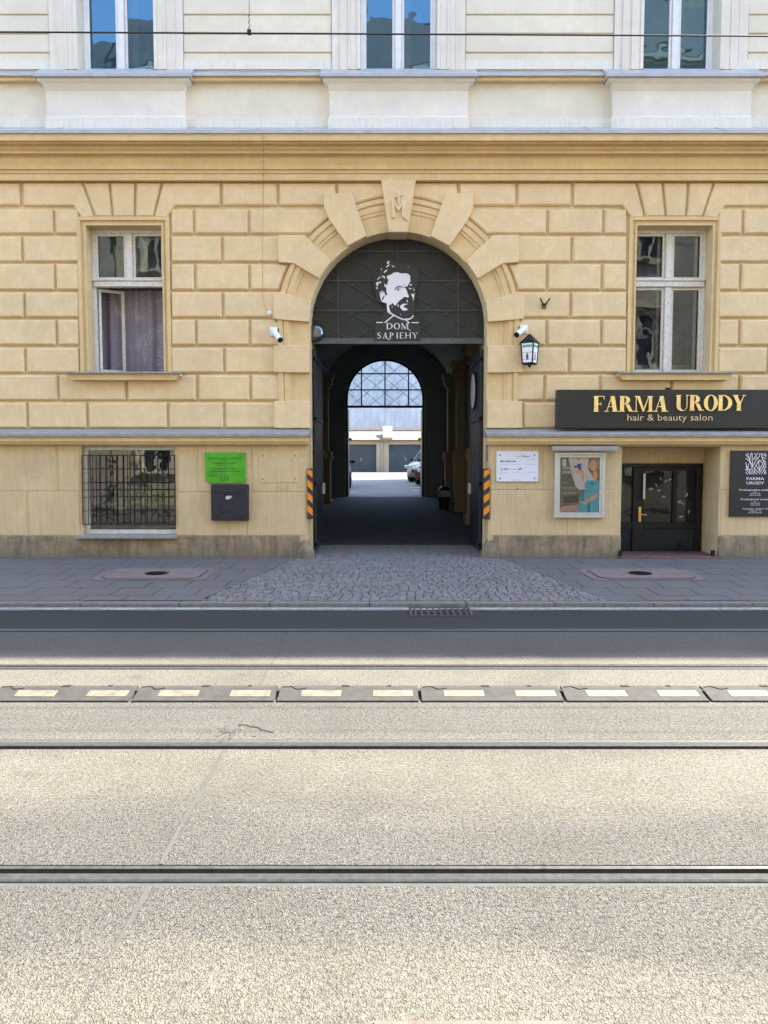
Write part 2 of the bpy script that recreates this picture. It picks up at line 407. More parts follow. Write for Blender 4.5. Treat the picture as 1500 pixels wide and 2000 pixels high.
SETT = plain('granite_setts', (0.1548, 0.1512, 0.1476), .75, 0, .35, 7, .008, 60)
SETTJ = plain('sett_joint_sand', (0.035, 0.0343, 0.0322), .95, 0, .3, 20)
PINKC = plain('pink_concrete', (0.18, 0.1387, 0.1275), .85, 0, .2, 14, .006, 80)
REDST = plain('red_threshold_stone', (0.12, 0.06375, 0.05625), .7, 0, .25, 10, .004, 60)
CONC = plain('courtyard_concrete', (0.15, 0.1537, 0.1575), .85, 0, .2, 2, .006, 40)
EARTH = plain('earth', (.16, .15, .13), .95)
def woodblock():
    m, n, b, pos = newmat('dark_block_floor')
    br = n.add('ShaderNodeTexBrick'); br.inputs['Scale'].default_value = 1; br.inputs['Brick Width'].default_value = .2; br.inputs['Row Height'].default_value = .11
    br.inputs['Mortar Size'].default_value = .008; br.inputs['Color1'].default_value = (.045, .052, .055, 1); br.inputs['Color2'].default_value = (.07, .075, .08, 1); br.inputs['Mortar'].default_value = (.03, .03, .03, 1)
    n.link(pos, br.inputs['Vector']); n.link(br.outputs['Color'], b.inputs['Base Color']); b.inputs['Roughness'].default_value = .9; b.inputs['Specular IOR Level'].default_value = .15
    setbump(n, b, br.outputs['Fac'], -.006); return m
BLOCKF = woodblock()
def greywall():
    m, n, b, pos = newmat('streaky_grey_render')
    st = n.noise(pos, 1, 4, .65, sc=(3.2, 3.2, .55)); a = n.noise(pos, 1.1, 5)
    c = n.mix(n.ramp(st, [(.35, 0.), (.65, 1.)]), (.38, .385, .41), (.52, .53, .55))
    c = n.mix(n.ramp(a, [(.4, .4), (.6, 0.)]), c, (.34, .345, .36))
    n.link(c, b.inputs['Base Color']); b.inputs['Roughness'].default_value = .9; return m
GREYR = greywall()
def brickmat():
    m, n, b, pos = newmat('old_brick')
    mp = n.add('ShaderNodeMapping'); mp.inputs['Rotation'].default_value = (R(90), 0, 0); n.link(pos, mp.inputs['Vector'])
    br = n.add('ShaderNodeTexBrick'); br.inputs['Scale'].default_value = 1; br.inputs['Brick Width'].default_value = .26; br.inputs['Row Height'].default_value = .085
    br.inputs['Mortar Size'].default_value = .01; br.inputs['Color1'].default_value = (.36, .31, .25, 1); br.inputs['Color2'].default_value = (.26, .21, .165, 1); br.inputs['Mortar'].default_value = (.5, .46, .38, 1)
    n.link(mp.outputs[0], br.inputs['Vector']); n.link(br.outputs['Color'], b.inputs['Base Color']); b.inputs['Roughness'].default_value = .9; return m
BRICK = brickmat()
ROOFT = plain('dark_roof_sheet', (.10, .09, .09), .6, 0, .2, 2)

# ---------------------------------------------------------------- ground
ZK, ZW = .060, .122                       # pavement height at the kerb and at the house wall
YK, YBASE, YRUS, YUP = 8.90, 12.60, 12.79, 12.90
def zp(y): return ZK + (ZW - ZK) * (min(y, 12.6) - YK) / (12.6 - YK)
def struct(o): o['kind'] = 'structure'; return o
XR = 34
m = MB(); m.box(-220, 220, -220, 300, -.42, -.30); struct(m.build('ground', EARTH))
yg = {'a': G(750, 1231.5).y, 'b': G(750, 1302).y, 'c': G(750, 1456).y, 'd': G(750, 1705).y}
# far track rails a (far), b (near); near track rails c (far), d (near); groove lies on the track side
RAILS = [(yg['a'], -1), (yg['b'], 1), (yg['c'], -1), (yg['d'], 1)]   # sign: direction (in Y) from gauge face towards the groove
def slot(y, s):   # y range the rail with its sealant takes
    return (y - .10, y + .064) if s > 0 else (y - .064, y + .10)
cuts = sorted([slot(y, s) for y, s in RAILS])
edges = [1.5] + [q for c in cuts for q in c] + [YK - .14]
m = MB()
strips = list(zip(edges[0::2], edges[1::2]))
for i, (y0, y1) in enumerate(strips):
    m.m = 1 if i == len(strips) - 1 else 0
    m.face([(-XR, y0, 0), (XR, y0, 0), (XR, y1, 0), (-XR, y1, 0)])
struct(m.build('road', [ASPH, ASPD]))
m = MB(); m.box(-XR, XR, 1.5, YK + .1, -.2, -.06); struct(m.build('road_bed', RUST))
for i, (y, s) in enumerate(RAILS):
    names = ['far rail of the far tram track, in the shade beside the kerb lane', 'near rail of the far tram track, behind the rubber divider',
             'far rail of the near tram track, in front of the rubber divider', 'nearest tram rail with a rusty brown groove, across the bottom of the street']
    t = thing('tram_rail', names[i], 'rail', (0, y, 0), 'tram rails set in the road')
    a, b2 = slot(y, s)
    def prof(*q): return [(y + s * d, z) for d, z in q]
    def mk(m, pr): m.extrude_x(pr, -XR, XR)
    part('rail_head', STEEL, t, lambda m: mk(m, prof((0, -.04), (0, -.004), (-.004, .0), (-.05, .001), (-.056, -.006), (-.056, -.04))))
    part('groove', RUST, t, lambda m: mk(m, prof((0, -.042), (.044, -.040), (.044, -.06), (0, -.06))))
    part('rail_lip', STEEL, t, lambda m: mk(m, prof((.044, -.05), (.044, -.006), (.060, -.003), (.064, -.003), (.064, -.05))))
    def sl(m):
        m.extrude_x(prof((-.060, -.04), (-.060, -.016), (-.068, -.006), (-.100, -.001), (-.100, -.04)), -XR, XR)
    part('joint_sealant', SEAL, t, sl)
# transverse sealed seam of the track slabs (one continuous line along X = -0.95)
m = MB()
xs = -.95
def seam(y0, y1, w0, w1, z=.004):
    n = max(3, int((y1 - y0) / .05)); L = []; Rr = []
    for k in range(n + 1):
        y = y0 + (y1 - y0) * k / n; w = w0 + (w1 - w0) * k / n; o = .004 * sin(y * 5) + random.uniform(-.0025, .0025)
        L.append((xs + o - w/2, y, z)); Rr.append((xs + o + w/2 + random.uniform(-.003, .003), y, z))
    for k in range(n): m.face([L[k], Rr[k], Rr[k+1], L[k+1]])
seam(2.45, 3.0, .006, .030); seam(3.17, 4.47, .020, .018); seam(4.65, 5.37, .018, .018); seam(5.66, 6.22, .014, .012); seam(6.40, 7.62, .012, .01); seam(1.9, 2.45, .004, .006)
struct(m.build('road_seam', SEAL))
m = MB()
def crack(pts, w):
    for (ax, ay), (bx, by) in zip(pts, pts[1:]):
        m.face([(ax, ay - w, .0045), (bx, by - w, .0045), (bx, by + w, .0045), (ax, ay + w, .0045)])
c0 = [G(x_, y_, 0) for x_, y_ in ((465, 1417), (478, 1416), (490, 1420), (503, 1421), (512, 1426), (524, 1429), (535, 1432))]
crack([(v.x, v.y) for v in c0], .006)
for k in range(60):
    v = G(random.gauss(435, 22), random.gauss(1432, 6), 0); q = random.uniform(.003, .009)
    crack([(v.x, v.y), (v.x + q * 2.2, v.y + random.uniform(-.005, .005))], q * .5)
struct(m.build('road_cracks', DARKH))
# kerb
m = MB(); m.box(-XR, XR, YK, 12.95, -.2, .02)
struct(m.build('pavement_bed', SETTJ))
m = MB(); x = -XR
while x < XR:
    w = 1.12 + random.uniform(-.1, .1); m.box(x + .004, x + w - .004, YK - .02, YK + .14, -.1, ZK + random.uniform(-.003, .004), .012); x += w
struct(m.build('kerb', KERB))
m = MB(); n_ = 500
for k in range(n_):
    xa = -XR + 2 * XR * k / n_; xb = -XR + 2 * XR * (k + 1) / n_; 
    if k == 0: w = .12
    w2 = .10 + random.uniform(-.025, .03)
    m.face([(xa, YK - .02 - w, .006), (xb, YK - .02 - w2, .006), (xb, YK - .01, .010), (xa, YK - .01, .010)]); w = w2
m.face([(-XR, YK - .14, .0), (XR, YK - .14, .0), (XR, YK - .01, .0), (-XR, YK - .01, .0)])
struct(m.build('gutter', [GUTTER]))
# pavement slabs around the cobbled driveway
DL0, DR0 = G(392, 1172, ZK).x, G(1186, 1172, ZK).x
DL1, DR1 = -1.42, 1.90
y0, y1 = YK + .145, 12.62
def Zq(x, y, e=0): return (x, y, zp(y) + e)
m = MB()
m.face([Zq(-XR, y0), Zq(DL0, y0), Zq(DL1, y1), Zq(-XR, y1)]); m.face([Zq(DR0, y0), Zq(XR, y0), Zq(XR, y1), Zq(DR1, y1)])
struct(m.build('pavement', SLAB))
m = MB()
m.face([(DL0, y0, zp(y0) - .03), (DR0, y0, zp(y0) - .03), (DR1, y1, zp(y1) - .03), (DL1, y1, zp(y1) - .03)])
m.face([(-1.9, y1, ZW - .02), (2.1, y1, ZW - .02), (2.1, 14.3, ZW + .01), (-1.9, 14.3, ZW + .01)])
struct(m.build('driveway_bed', SETTJ))
def sett(m, x0, x1, ya, yb, z):
    g = .0045; t = [random.uniform(-.0025, .0025) for _ in range(4)]; o = random.uniform(-.002, .002)
    j = lambda: random.uniform(-.003, .003)
    gy = .011
    b = [(x0+g+j(), ya+gy+j()), (x1-g+j(), ya+gy+j()), (x1-g+j(), yb-gy+j()), (x0+g+j(), yb-gy+j())]
    lo = [m.bm.verts.new((p[0], p[1], z - .05)) for p in b]
    cx_, cy_ = (x0 + x1) / 2, (ya + yb) / 2
    mid = [m.bm.verts.new((p[0], p[1], z - .010 + q + o)) for p, q in zip(b, t)]
    up = [m.bm.verts.new((p[0] + (cx_ - p[0]) * .12, p[1] + (cy_ - p[1]) * .14, z + q + o)) for p, q in zip(b, t)]
    for A, B in ((lo, mid), (mid, up)):
        for k in range(4): m.f([A[k], A[(k+1) % 4], B[(k+1) % 4], B[k]])
    m.f(up)
m = MB(); y = y0 + .005
while y < 14.2:
    h = random.uniform(.10, .12); f = (min(y, y1) - y0) / (y1 - y0)
    xa, xb = DL0 + (DL1 - DL0) * f, DR0 + (DR1 - DR0) * f
    if y > 12.55: xa, xb = -1.28, 1.76
    x = xa + random.uniform(0, .03)
    while x < xb - .03:
        w = min(random.uniform(.085, .14), xb - x); zz = zp(y) if y < 12.6 else ZW + .02 * (y - 12.6)
        m.m = random.choice((0, 0, 0, 1))
        sett(m, x, x + w, y, y + h, zz + .004); x += w
    y += h
SETT2 = plain('reddish_setts', (0.1584, 0.1404, 0.1332), .75, 0, .35, 7, .008, 60)
struct(m.build('cobbled_driveway', [SETT, SETT2]))
m = MB(); zz = ZW + .032
prof_floor = [(14.2, ZW + .032), (27.0, .455), (35, .67), (55, .91), (63, .95)]
m.face([(-2.3, 14.2, zz), (2.5, 14.2, zz), (2.5, 27.0, .455), (-2.3, 27.0, .455)]); struct(m.build('passage_floor', BLOCKF))
m = MB()
for (ya, za), (yb, zb) in zip(prof_floor[1:], prof_floor[2:]): m.face([(-30, ya, za), (30, ya, za), (30, yb, zb), (-30, yb, zb)])
struct(m.build('courtyard_ground', CONC))
m = MB()
for (pa, pb, pya) in ((800, 834, 959), (806, 840, 952.5)):
    a = G(pa, pya, .6); b = G(pb, pya, .6)
m.face([(1.15, 30.2, .545), (2.9, 30.2, .545), (2.9, 30.36, .549), (1.15, 30.36, .549)]); m.face([(1.1, 32.2, .6), (2.9, 32.2, .6), (2.9, 32.36, .604), (1.1, 32.36, .604)])
struct(m.build('parking_bay_lines', WHITEC))
# manhole surrounds and covers
for (pxa, pxb, cxp, lab) in ((208, 376, 293, 'round iron cover in pinkish concrete surround in the left pavement'), (1182, 1352, 1265, 'round iron cover in pinkish concrete surround in the right pavement')):
    yc = 10.95; xc = G(cxp, 1128, .094).x; zz = zp(yc)
    t = thing('manhole', lab, 'manhole cover', (xc, yc, zz))
    def sur(m):
        o = [(-.60, -.46), (.60, -.46), (.70, -.30), (.70, .30), (.60, .44), (-.60, .44), (-.70, .30), (-.70, -.30)]
        def pl(s, e, mi): 
            m.m = mi; m.face([(xc + a * s, yc + b * s, zp(yc + b * s) + e) for a, b in o])
        pl(1.14, .004, 0); pl(.98, .008, 1); pl(.955, .012, 0)
    part('surround', [PINKC, SETTJ], t, sur)
    def cov(m):
        m.lathe((xc, yc, zz + .012), [(.165, -.01), (.165, .006), (.15, .010), (.13, .004), (.0, .004)], 28)
        for k in range(5):
            a = -.12 + k * .06; w = sqrt(max(0, .125**2 - a*a)) + .004; m.box(xc - w, xc + w, yc + a - .012, yc + a + .012, zz + .014, zz + .024)
    part('cover', BLACKM, t, cov)
# drain grate in the gutter
a, b = G(806, 1203, 0), G(918, 1190, 0)
gx0, gx1, gy0, gy1 = a.x, G(918, 1200, 0).x, G(800, 1204, 0).y, YK - .03
t = thing('drain_grate', 'rusty iron gully grate in the gutter in front of the driveway', 'drain', ((gx0+gx1)/2, (gy0+gy1)/2, 0))
def fr(m):
    m.box(gx0 - .03, gx1 + .03, gy1 - .03, gy1, -.02, .016); m.box(gx0 - .03, gx1 + .03, gy0 - .02, gy0, -.02, .013)
    m.box(gx0 - .03, gx0, gy0, gy1 - .03, -.02, .015); m.box(gx1, gx1 + .03, gy0, gy1 - .03, -.02, .015)
part('frame', plain('rusty_iron', (.09, .075, .065), .7, .4, .3, 30), t, fr)
part('shaft', DARKH, t, lambda m: m.box(gx0, gx1, gy0, gy1 - .03, .002, .0055))
def gr(m):
    for k in range(9):
        x = gx0 + (gx1 - gx0) * (k + .5) / 9; m.box(x - .011, x + .011, gy0, gy1 - .03, .006, .0135)
    m.box(gx0, gx1, (gy0+gy1)/2 - .03, (gy0+gy1)/2 - .005, .006, .0115)
part('bars', plain('worn_iron', (.085, .085, .085), .6, .4, .3, 30), t, gr)
# rubber track divider
JX = -.775
def divider_proto():
    t = thing('track_divider_segment', '', 'track divider', (0, 0, 0), 'grey rubber divider segments between the tram tracks')
    pf = [(5.45, -.01), (5.452, .013), (5.495, .018), (5.635, .048), (5.69, .050), (5.70, -.01)]
    L = 1.035
    def body(m):
        m.extrude_x(pf, .012, L - .012)
        # interlocking tongue and rear bumps
        m.box(L - .012, L + .03, 5.60, 5.66, .0, .040, .006)
        for k in range(6):
            x = .1 + k * .15 + random.uniform(-.02, .02); m.box(x, x + .05, 5.70, 5.713, 0, .035)
    part('body', RUBBER, t, body)
    def zt(y): return .018 + (y - 5.495) / .14 * .030
    def pads(m, x0):
        ya, yb = 5.512, 5.60
        v = [(x0, ya, zt(ya)), (x0 + .29, ya, zt(ya)), (x0 + .29, yb, zt(yb)), (x0, yb, zt(yb))]
        lo = [m.bm.verts.new((p[0], p[1], p[2] - .004)) for p in v]; up = [m.bm.verts.new((p[0], p[1], p[2] + .003)) for p in v]
        for k in range(4): m.f([lo[k], lo[(k+1) % 4], up[(k+1) % 4], up[k]])
        m.f(up)
    for x0 in (.175, .695): part('reflector_pad', PAD, t, lambda m: pads(m, x0))
    def hook(m):
        pts = []
        for k in range(13):
            u = k / 12; x = .03 + u * .17; y = 5.645 + .02 * sin(u * 2 * pi * .9) - (.022 if u > .35 and u < .8 else 0) * sin((u - .35) / .45 * pi)
            pts.append((x, y, min(.049, zt(y)) + .0015))
        m.tube(pts, .0042, 6)
    part('joint_groove', DARKH, t, hook)
    part('drain_slot', DARKH, t, lambda m: m.box(.46, .52, 5.66, 5.702, .040, .0525)); part('drain_slot', DARKH, t, lambda m: m.box(.80, .83, 5.67, 5.702, .040, .0525))
    for ch in t.children: ch.data.transform(Matrix.Translation((0, -.075, 0)))
    return t
proto = divider_proto()
names = ['leftmost', 'second from left', 'third from left', 'fourth from left', 'fifth from left', 'rightmost']
k0 = -9
for k in range(k0, 10):
    x = JX + k * 1.035
    lab = 'grey rubber track divider segment out past the side of the photo'
    i = k + 3
    vis = -3.0 - .9 < x < 3.0
    vi = [q for q in range(k0, 10) if -3.75 < JX + q * 1.035 < 2.75]
    if k in vi: lab = '%s grey rubber divider segment with two cream pads lying between the tram tracks' % (['leftmost cut off', 'second from left', 'third from left', 'fourth from left', 'fifth from left', 'sixth from left', 'rightmost'][vi.index(k)])
    else: continue
    if k == vi[0]: o = proto; o.location = (x, 0, 0); o['label'] = lab
    else: dup(proto, (x, 0, 0), lab)

# ---------------------------------------------------------------- main building
AX = X(778, 628, YRUS); AZ = Z(630, YRUS); AR = 170.5 / F * YRUS          # gateway arch: centre, springing, radius
BAY = 534.0 / F * YRUS
bld = thing('apartment_building', 'long yellow and cream rusticated building with an arched gateway in the middle', 'building', (0, YRUS, 0))
BX0, BX1 = -13.4, 14.1
EAVE = 16.7
def arc(cx, cz, r, a0, a1, n): return [(cx + r * cos(a0 + (a1 - a0) * k / n), cz + r * sin(a0 + (a1 - a0) * k / n)) for k in range(n + 1)]
def rect(x0, x1, z0, z1): return [(x0, z0), (x1, z0), (x1, z1), (x0, z1)]
# ground-floor windows (at +-1 and +-2 bays)
GW0 = (X(173, 580, YRUS) + X(317, 580, YRUS)) / 2
GWX = [AX - 2*BAY, GW0, (X(1242.5, 580, YRUS) + X(1386.5, 580, YRUS)) / 2, AX + 2*BAY]
GWH = 72.5 / F * YRUS; GZ0, GZ1 = Z(728, YRUS), Z(441, YRUS)
UWX = [AX + k * BAY for k in (-2, -1, 0, 1, 2)]
UZ0 = Z(138, YUP); UZ1 = UZ0 + 2.55
# basement window and shop doorway
BW = rect(X(161, 960, YBASE), X(343, 960, YBASE), Z(1045, YBASE), Z(872, YBASE))
DX0, DX1 = X(1213, 980, YBASE), X(1404, 980, YBASE)
DZ1 = Z(872, YBASE)
archloop = [(AX + AR, -.1)] + arc(AX, AZ, AR, 0, pi, 40) + [(AX - AR, -.1)]
# rusticated-zone backing sheet with notches for gateway and shop door
ZTOP = Z(352, YRUS)
out = [(BX0, -.1), (AX - AR, -.1)] + archloop[::-1][1:-1] + [(AX + AR, -.1), (DX0 - .02, -.1), (DX0 - .02, DZ1 + .02), (DX1 + .02, DZ1 + .02), (DX1 + .02, -.1), (BX1, -.1), (BX1, ZTOP + .3), (BX0, ZTOP + .3)]
gholes = [rect(x - GWH, x + GWH, GZ0, GZ1) for x in GWX]
def wall_rus(m):
    m.sheet(out, gholes + [rect(BW[0][0] - .02, BW[1][0] + .02, BW[0][1] - .02, BW[2][1] + .02)], YRUS)
    for h in gholes: m.reveal(h, YRUS, 13.12)
    m.reveal(archloop, YRUS, 13.75, closed=False)
    # rusticated blocks
    YB, YFr = YRUS + .002, YRUS - .056
    rows = [(358, 402.5), (410, 457.5), (463, 512), (516.5, 567), (571.5, 620.5), (625, 674.5), (680, 728.5), (733, 782), (786.5, 836)]
    JL = [[-62, 42, 432.5, 543.5, 658], [-112, 107, 380, 487], [-170, -60, 45, 435], [-110, 109, 382, 488], [-165, -57, 49, 436], [-107, 112, 384, 489], [-160, -54, 51, 439], [-290, -103, 115, 248, 386, 490], [-230, -50, 55, 172, 329, 439]]
    JR = [[895, 1009, 1117, 1610], [1069, 1178, 1450, 1668], [1116, 1615, 1720], [1068, 1175, 1445, 1662], [1114, 1610, 1715], [1067, 1174, 1443, 1660], [1111, 1499, 1606, 1710], [1063, 1172, 1310, 1442, 1655, 1850], [1019, 1130, 1240, 1390, 1499, 1606]]
    gl = [(-378, -205), (157, 333)]; gR = [(1225, 1399), (1760, 1933)]
    hl = [(-388, -195), (None, None)]
    Ro = 236.0 / F * YRUS
    def pt(px, py): v = P(px, py, YRUS - .02); return (v.x, v.z)
    g = 2.5
    for ri, (pa, pb) in enumerate(rows):
        pm = (pa + pb) / 2; zt, zb = Z(pa, YRUS - .02), Z(pb, YRUS - .02)
        xL, xR = X(-790, pm, YRUS) , X(2340, pm, YRUS)
        xx = lambda p: X(p, pm, YRUS - .02)
        gp = g / F * YRUS
        def spans(a, b, js, gaps):
            pts = sorted([j for j in js if a < j < b]); st = a; res = []
            cutsl = sorted([(j, j) for j in pts] + [q for q in gaps if a < q[0] < b])
            for c0_, c1_ in cutsl:
                if c0_ - st > .06: res.append((st, c0_, ))
                st = max(st, c1_)
            if b - st > .06: res.append((st, b))
            return res
        gapsL = [(xx(a), xx(b)) for a, b in gl] if 1 <= ri <= 6 else []
        gapsR = [(xx(a), xx(b)) for a, b in gR] if 1 <= ri <= 6 else []
        if ri == 0:
            gapsL = [(xx(-480), xx(-100)), (xx(47), xx(430))]; gapsR = [(xx(1120), xx(1500)), (xx(1650), xx(2030))]
        keyL, keyR = AX - .20, AX + .20
        def end_poly(xa, side):
            """block that ends at the arch moulding, side -1 left / +1 right"""
            ptsA = []
            for k in range(61):
                z = zt + (zb - zt) * k / 60
                if z > AZ + Ro - 1e-6: continue
                dx = sqrt(max(0, Ro**2 - (z - AZ)**2)) if z > AZ else 228 / F * YRUS
                if dx < .20: continue
                ptsA.append((AX + side * dx, z))
            if not ptsA: ptsA = [(AX + side * .2, zb)]
            first = ptsA[0]
            pl = [(xa, zb), (xa, zt)]
            if first[1] < zt - .01: pl += [(AX + side * .2, zt), (AX + side * .2, AZ + sqrt(Ro**2 - .04))]
            mid_ = ptsA[::6]
            if (len(ptsA) - 1) % 6: mid_ = (mid_[:-1] if len(mid_) > 1 else mid_) + [ptsA[-1]]
            pl += mid_
            return pl
        sp = spans(xL, AX - .2, [xx(j) for j in JL[ri]], gapsL)
        for k, (a, b) in enumerate(sp):
            if k == len(sp) - 1: m.prism(end_poly(a + gp, -1), YFr, YB, .026)
            else: m.prism(rect(a + gp, b - gp, zb, zt), YFr, YB, .026)
        sp = spans(AX + .2, xR, [xx(j) for j in JR[ri]], gapsR)
        for k, (a, b) in enumerate(sp):
            if k == 0: m.prism(end_poly(b - gp, 1), YFr, YB, .026)
            else: m.prism(rect(a + gp, b - gp, zb, zt), YFr, YB, .026)
    # flat arches over the windows
    for dx, extra in ((0, 0), (-534, 0)):
        for poly in ([(47, 358), (160, 358), (184, 424), (161, 428), (145, 403), (47, 403)], [(165, 358), (212.5, 358), (219, 424), (189, 424)], [(217.5, 358), (263, 358), (262, 424), (223, 424)],
                     [(268, 358), (315, 358), (299, 424), (266.5, 424)], [(320, 358), (430, 358), (430, 403), (342, 403), (326, 428), (303, 424)]):
            m.prism([pt(a + dx, b) for a, b in poly], YFr, YB, .020)
    for dx in (0, 534):
        for poly in ([(1120, 358), (1240, 358), (1256, 424), (1234, 428), (1215, 403), (1120, 403)], [(1245, 358), (1290.5, 358), (1297, 424), (1261, 424)], [(1295.5, 358), (1341, 358), (1336.5, 424), (1301.5, 424)],
                     [(1346, 358), (1391, 358), (1369, 424), (1341, 424)], [(1395.5, 358), (1500, 358), (1500, 403), (1414, 403), (1398, 428), (1373.5, 424)]):
            m.prism([pt(a + dx, b) for a, b in poly], YFr, YB, .020)
part('rusticated_wall', YEL, bld, wall_rus)
# moulded arch surround and voussoirs
def archring(m):
    r0 = AR; rr = [(AR, YRUS - .035), (AR + .285, YRUS - .035), (AR + .285, YRUS - .05), (AR + .33, YRUS - .052), (AR + .34, YRUS - .068), (AR + .42, YRUS - .07), (AR + .43, YRUS - .055), (AR + .45, YRUS - .085), (AR + .52, YRUS - .085), (AR + .53, YRUS + .0)]
    for side in (1,):
        path = [(AX + 1, None)]
    angs = [pi * k / 48 for k in range(49)]
    rows_ = []
    zb0 = Z(838, YRUS)
    # right vertical, arc, left vertical
    secs = [('v', 1, zb0)] + [('a', a, 0) for a in angs] + [('v', -1, zb0)]
    for kind, a, zz in secs:
        row = []
        for r, y in rr:
            if kind == 'v':
                sc_ = r if r == AR else AR + (r - AR) * .97
                row.append(m.bm.verts.new((AX + a * sc_, y, zz)))
            else: row.append(m.bm.verts.new((AX + r * cos(a), y, AZ + r * sin(a))))
        rows_.append(row)
    for A, B in zip(rows_, rows_[1:]):
        for k in range(len(rr) - 1): m.f([A[k], A[k+1], B[k+1], B[k]])
    lp = archloop
    m.reveal(lp, YRUS - .035, YRUS + .001, closed=False)
part('arch_moulding', YEL2, bld, archring)
YV = YRUS - .115
def vpt(px, py, mir=False):
    v = P(px, py, YV); x = v.x
    if mir: x = 2 * AX - x
    return (x, v.z)
VS = [[(632.5, 377), (687, 377), (717, 464), (681, 482.5), (643.5, 429.5), (632.5, 405)],
      [(543.5, 458), (593.5, 458.5), (647.5, 510.5), (625.5, 545), (573, 514), (543.5, 512)],
      [(533.5, 570.5), (547, 570.5), (609, 588), (606, 628.5), (546.5, 624), (533.5, 622)],
      [(534.5, 674.5), (606.5, 674.5), (606.5, 728), (534.5, 727)],
      [(535.5, 783), (607.5, 783), (607.5, 836), (535.5, 836)]]
for k, vs_ in enumerate(VS):
    for mir in (False, True):
        def vv(m):
            p = [vpt(a, b, mir) for a, b in vs_]
            # keep the inner edge on the intrados
            q = []
            for (x, z) in p:
                dx, dz = x - AX, max(0, z - AZ); r = sqrt(dx*dx + dz*dz)
                if r < AR + .12: 
                    if z > AZ: x, z = AX + dx * (AR + .004) / r, AZ + dz * (AR + .004) / r
                    else: x = AX + (AR + .004) * (1 if dx > 0 else -1)
                q.append((x, z))
            m.prism(q, YV, YRUS, .008)
        part('voussoir', YEL, bld, vv)
def key(m):
    p = [vpt(744.5, 353), vpt(812.5, 353), vpt(796, 456.5), vpt(759.5, 456.5)]
    zk = AZ + AR * .985
    q = [p[0], p[1], (p[2][0], zk - .02), (p[3][0], zk - .02)]
    m.prism(q, YV - .03, YRUS + .28, .008, back=True)
ks = part('keystone', YEL, bld, key)
def mono(m):
    y = YV - .03 - .032
    q = lambda a, b: vpt(740 + a * .06, 350 + b * .06)
    for poly in ([(405, 720), (480, 720), (520, 760), (520, 1290), (425, 1290), (425, 780)], [(522, 775), (600, 870), (625, 900), (650, 900), (672, 870), (745, 740), (745, 920), (640, 1090), (625, 1090), (522, 910)],
                 [(747, 735), (790, 715), (850, 730), (870, 800), (870, 1180), (890, 1270), (945, 1385), (900, 1375), (820, 1310), (760, 1250), (747, 1200)], [(605, 470), (650, 430), (680, 470), (680, 868), (640, 895), (605, 868)],
                 [(500, 610), (530, 580), (603, 560), (603, 625), (520, 650)], [(682, 530), (740, 480), (790, 520), (780, 570), (682, 600)]):
        m.prism([q(a, b) for a, b in poly], y, y + .036, .006)
part('monogram', YEL, ks, mono)

# string course between base and rustication, main cornice, upper zone
def zz_(py, y): return Z(py, y)
def string_course(m, xa, xb):
    m.m = 0
    z1 = zz_(853, 12.42)
    m.extrude_x([(12.79, zz_(853, 12.46) - .0), (12.46, zz_(853, 12.46)), (12.455, zz_(862, 12.455)), (12.475, zz_(864, 12.47)), (12.49, zz_(868, 12.49)), (12.52, zz_(868, 12.49)), (12.79, zz_(868, 12.49))], xa, xb)
    m.m = 1
    m.extrude_x([(12.79, zz_(836.5, 12.75)), (12.74, zz_(837.5, 12.74)), (12.43, zz_(845, 12.43)), (12.415, zz_(847, 12.415)), (12.415, z1 + .003), (12.44, z1 + .003), (12.79, z1 + .006)], xa - .03, xb + .03)
    x = xa + .7
    while x < xb:
        m.extrude_x([(12.74, zz_(837.5, 12.74) + .004), (12.43, zz_(845, 12.43) + .006), (12.408, zz_(847, 12.415) + .003), (12.408, z1), (12.43, z1)], x, x + .012); x += random.uniform(1.7, 2.2)
SX0, SX1 = X(601, 855, 12.45), X(953, 855, 12.45)
part('string_course', [YEL2, ZINC], bld, lambda m: (string_course(m, BX0, SX0), string_course(m, SX1, BX1)))
def cornice(m):
    pr = [(12.34, 260), (12.34, 274.5)]
    z0 = zz_(274.5, 12.34)
    L = [(YUP + .05, zz_(258, 12.34) + .0), (12.335, zz_(260, 12.335)), (12.335, z0), (12.40, z0 + .002), (12.40, z0 - .02), (12.50, z0 - .02)]
    L += [(12.50, zz_(290, 12.50)), (12.54, zz_(295, 12.54)), (12.545, zz_(299.5, 12.545)), (12.60, zz_(299.5, 12.545) - .005), (12.62, zz_(304, 12.62)), (12.65, zz_(308, 12.65)), (12.66, zz_(323, 12.66))]
    L += [(12.62, zz_(323, 12.66) - .004), (12.62, zz_(330, 12.62)), (12.655, zz_(330, 12.62) - .006), (12.655, zz_(338, 12.655)), (12.675, zz_(338, 12.655) - .005), (12.675, zz_(345, 12.675)), (12.66, zz_(345.5, 12.67)), (12.66, zz_(352, 12.66)), (YRUS + .01, zz_(352, 12.66) + .002)]
    m.extrude_x(L, BX0, BX1)
part('cornice', YEL2, bld, cornice)
def corcap(m):
    zt = zz_(260, 12.335)
    m.extrude_x([(YUP + .02, zz_(247, YUP)), (12.33, zt + .035), (12.305, zt + .03), (12.305, zt - .012), (12.335, zt - .012)], BX0, BX1)
    for px in (100, 359, 632, 892, 1156, 1417):
        x = X(px, 256, 12.31); m.extrude_x([(YUP, zz_(247, YUP) + .006), (12.33, zt + .041), (12.299, zt + .034), (12.299, zt - .013), (12.32, zt - .013)], x, x + .012)
part('cornice_capping', ZINCW, bld, corcap)
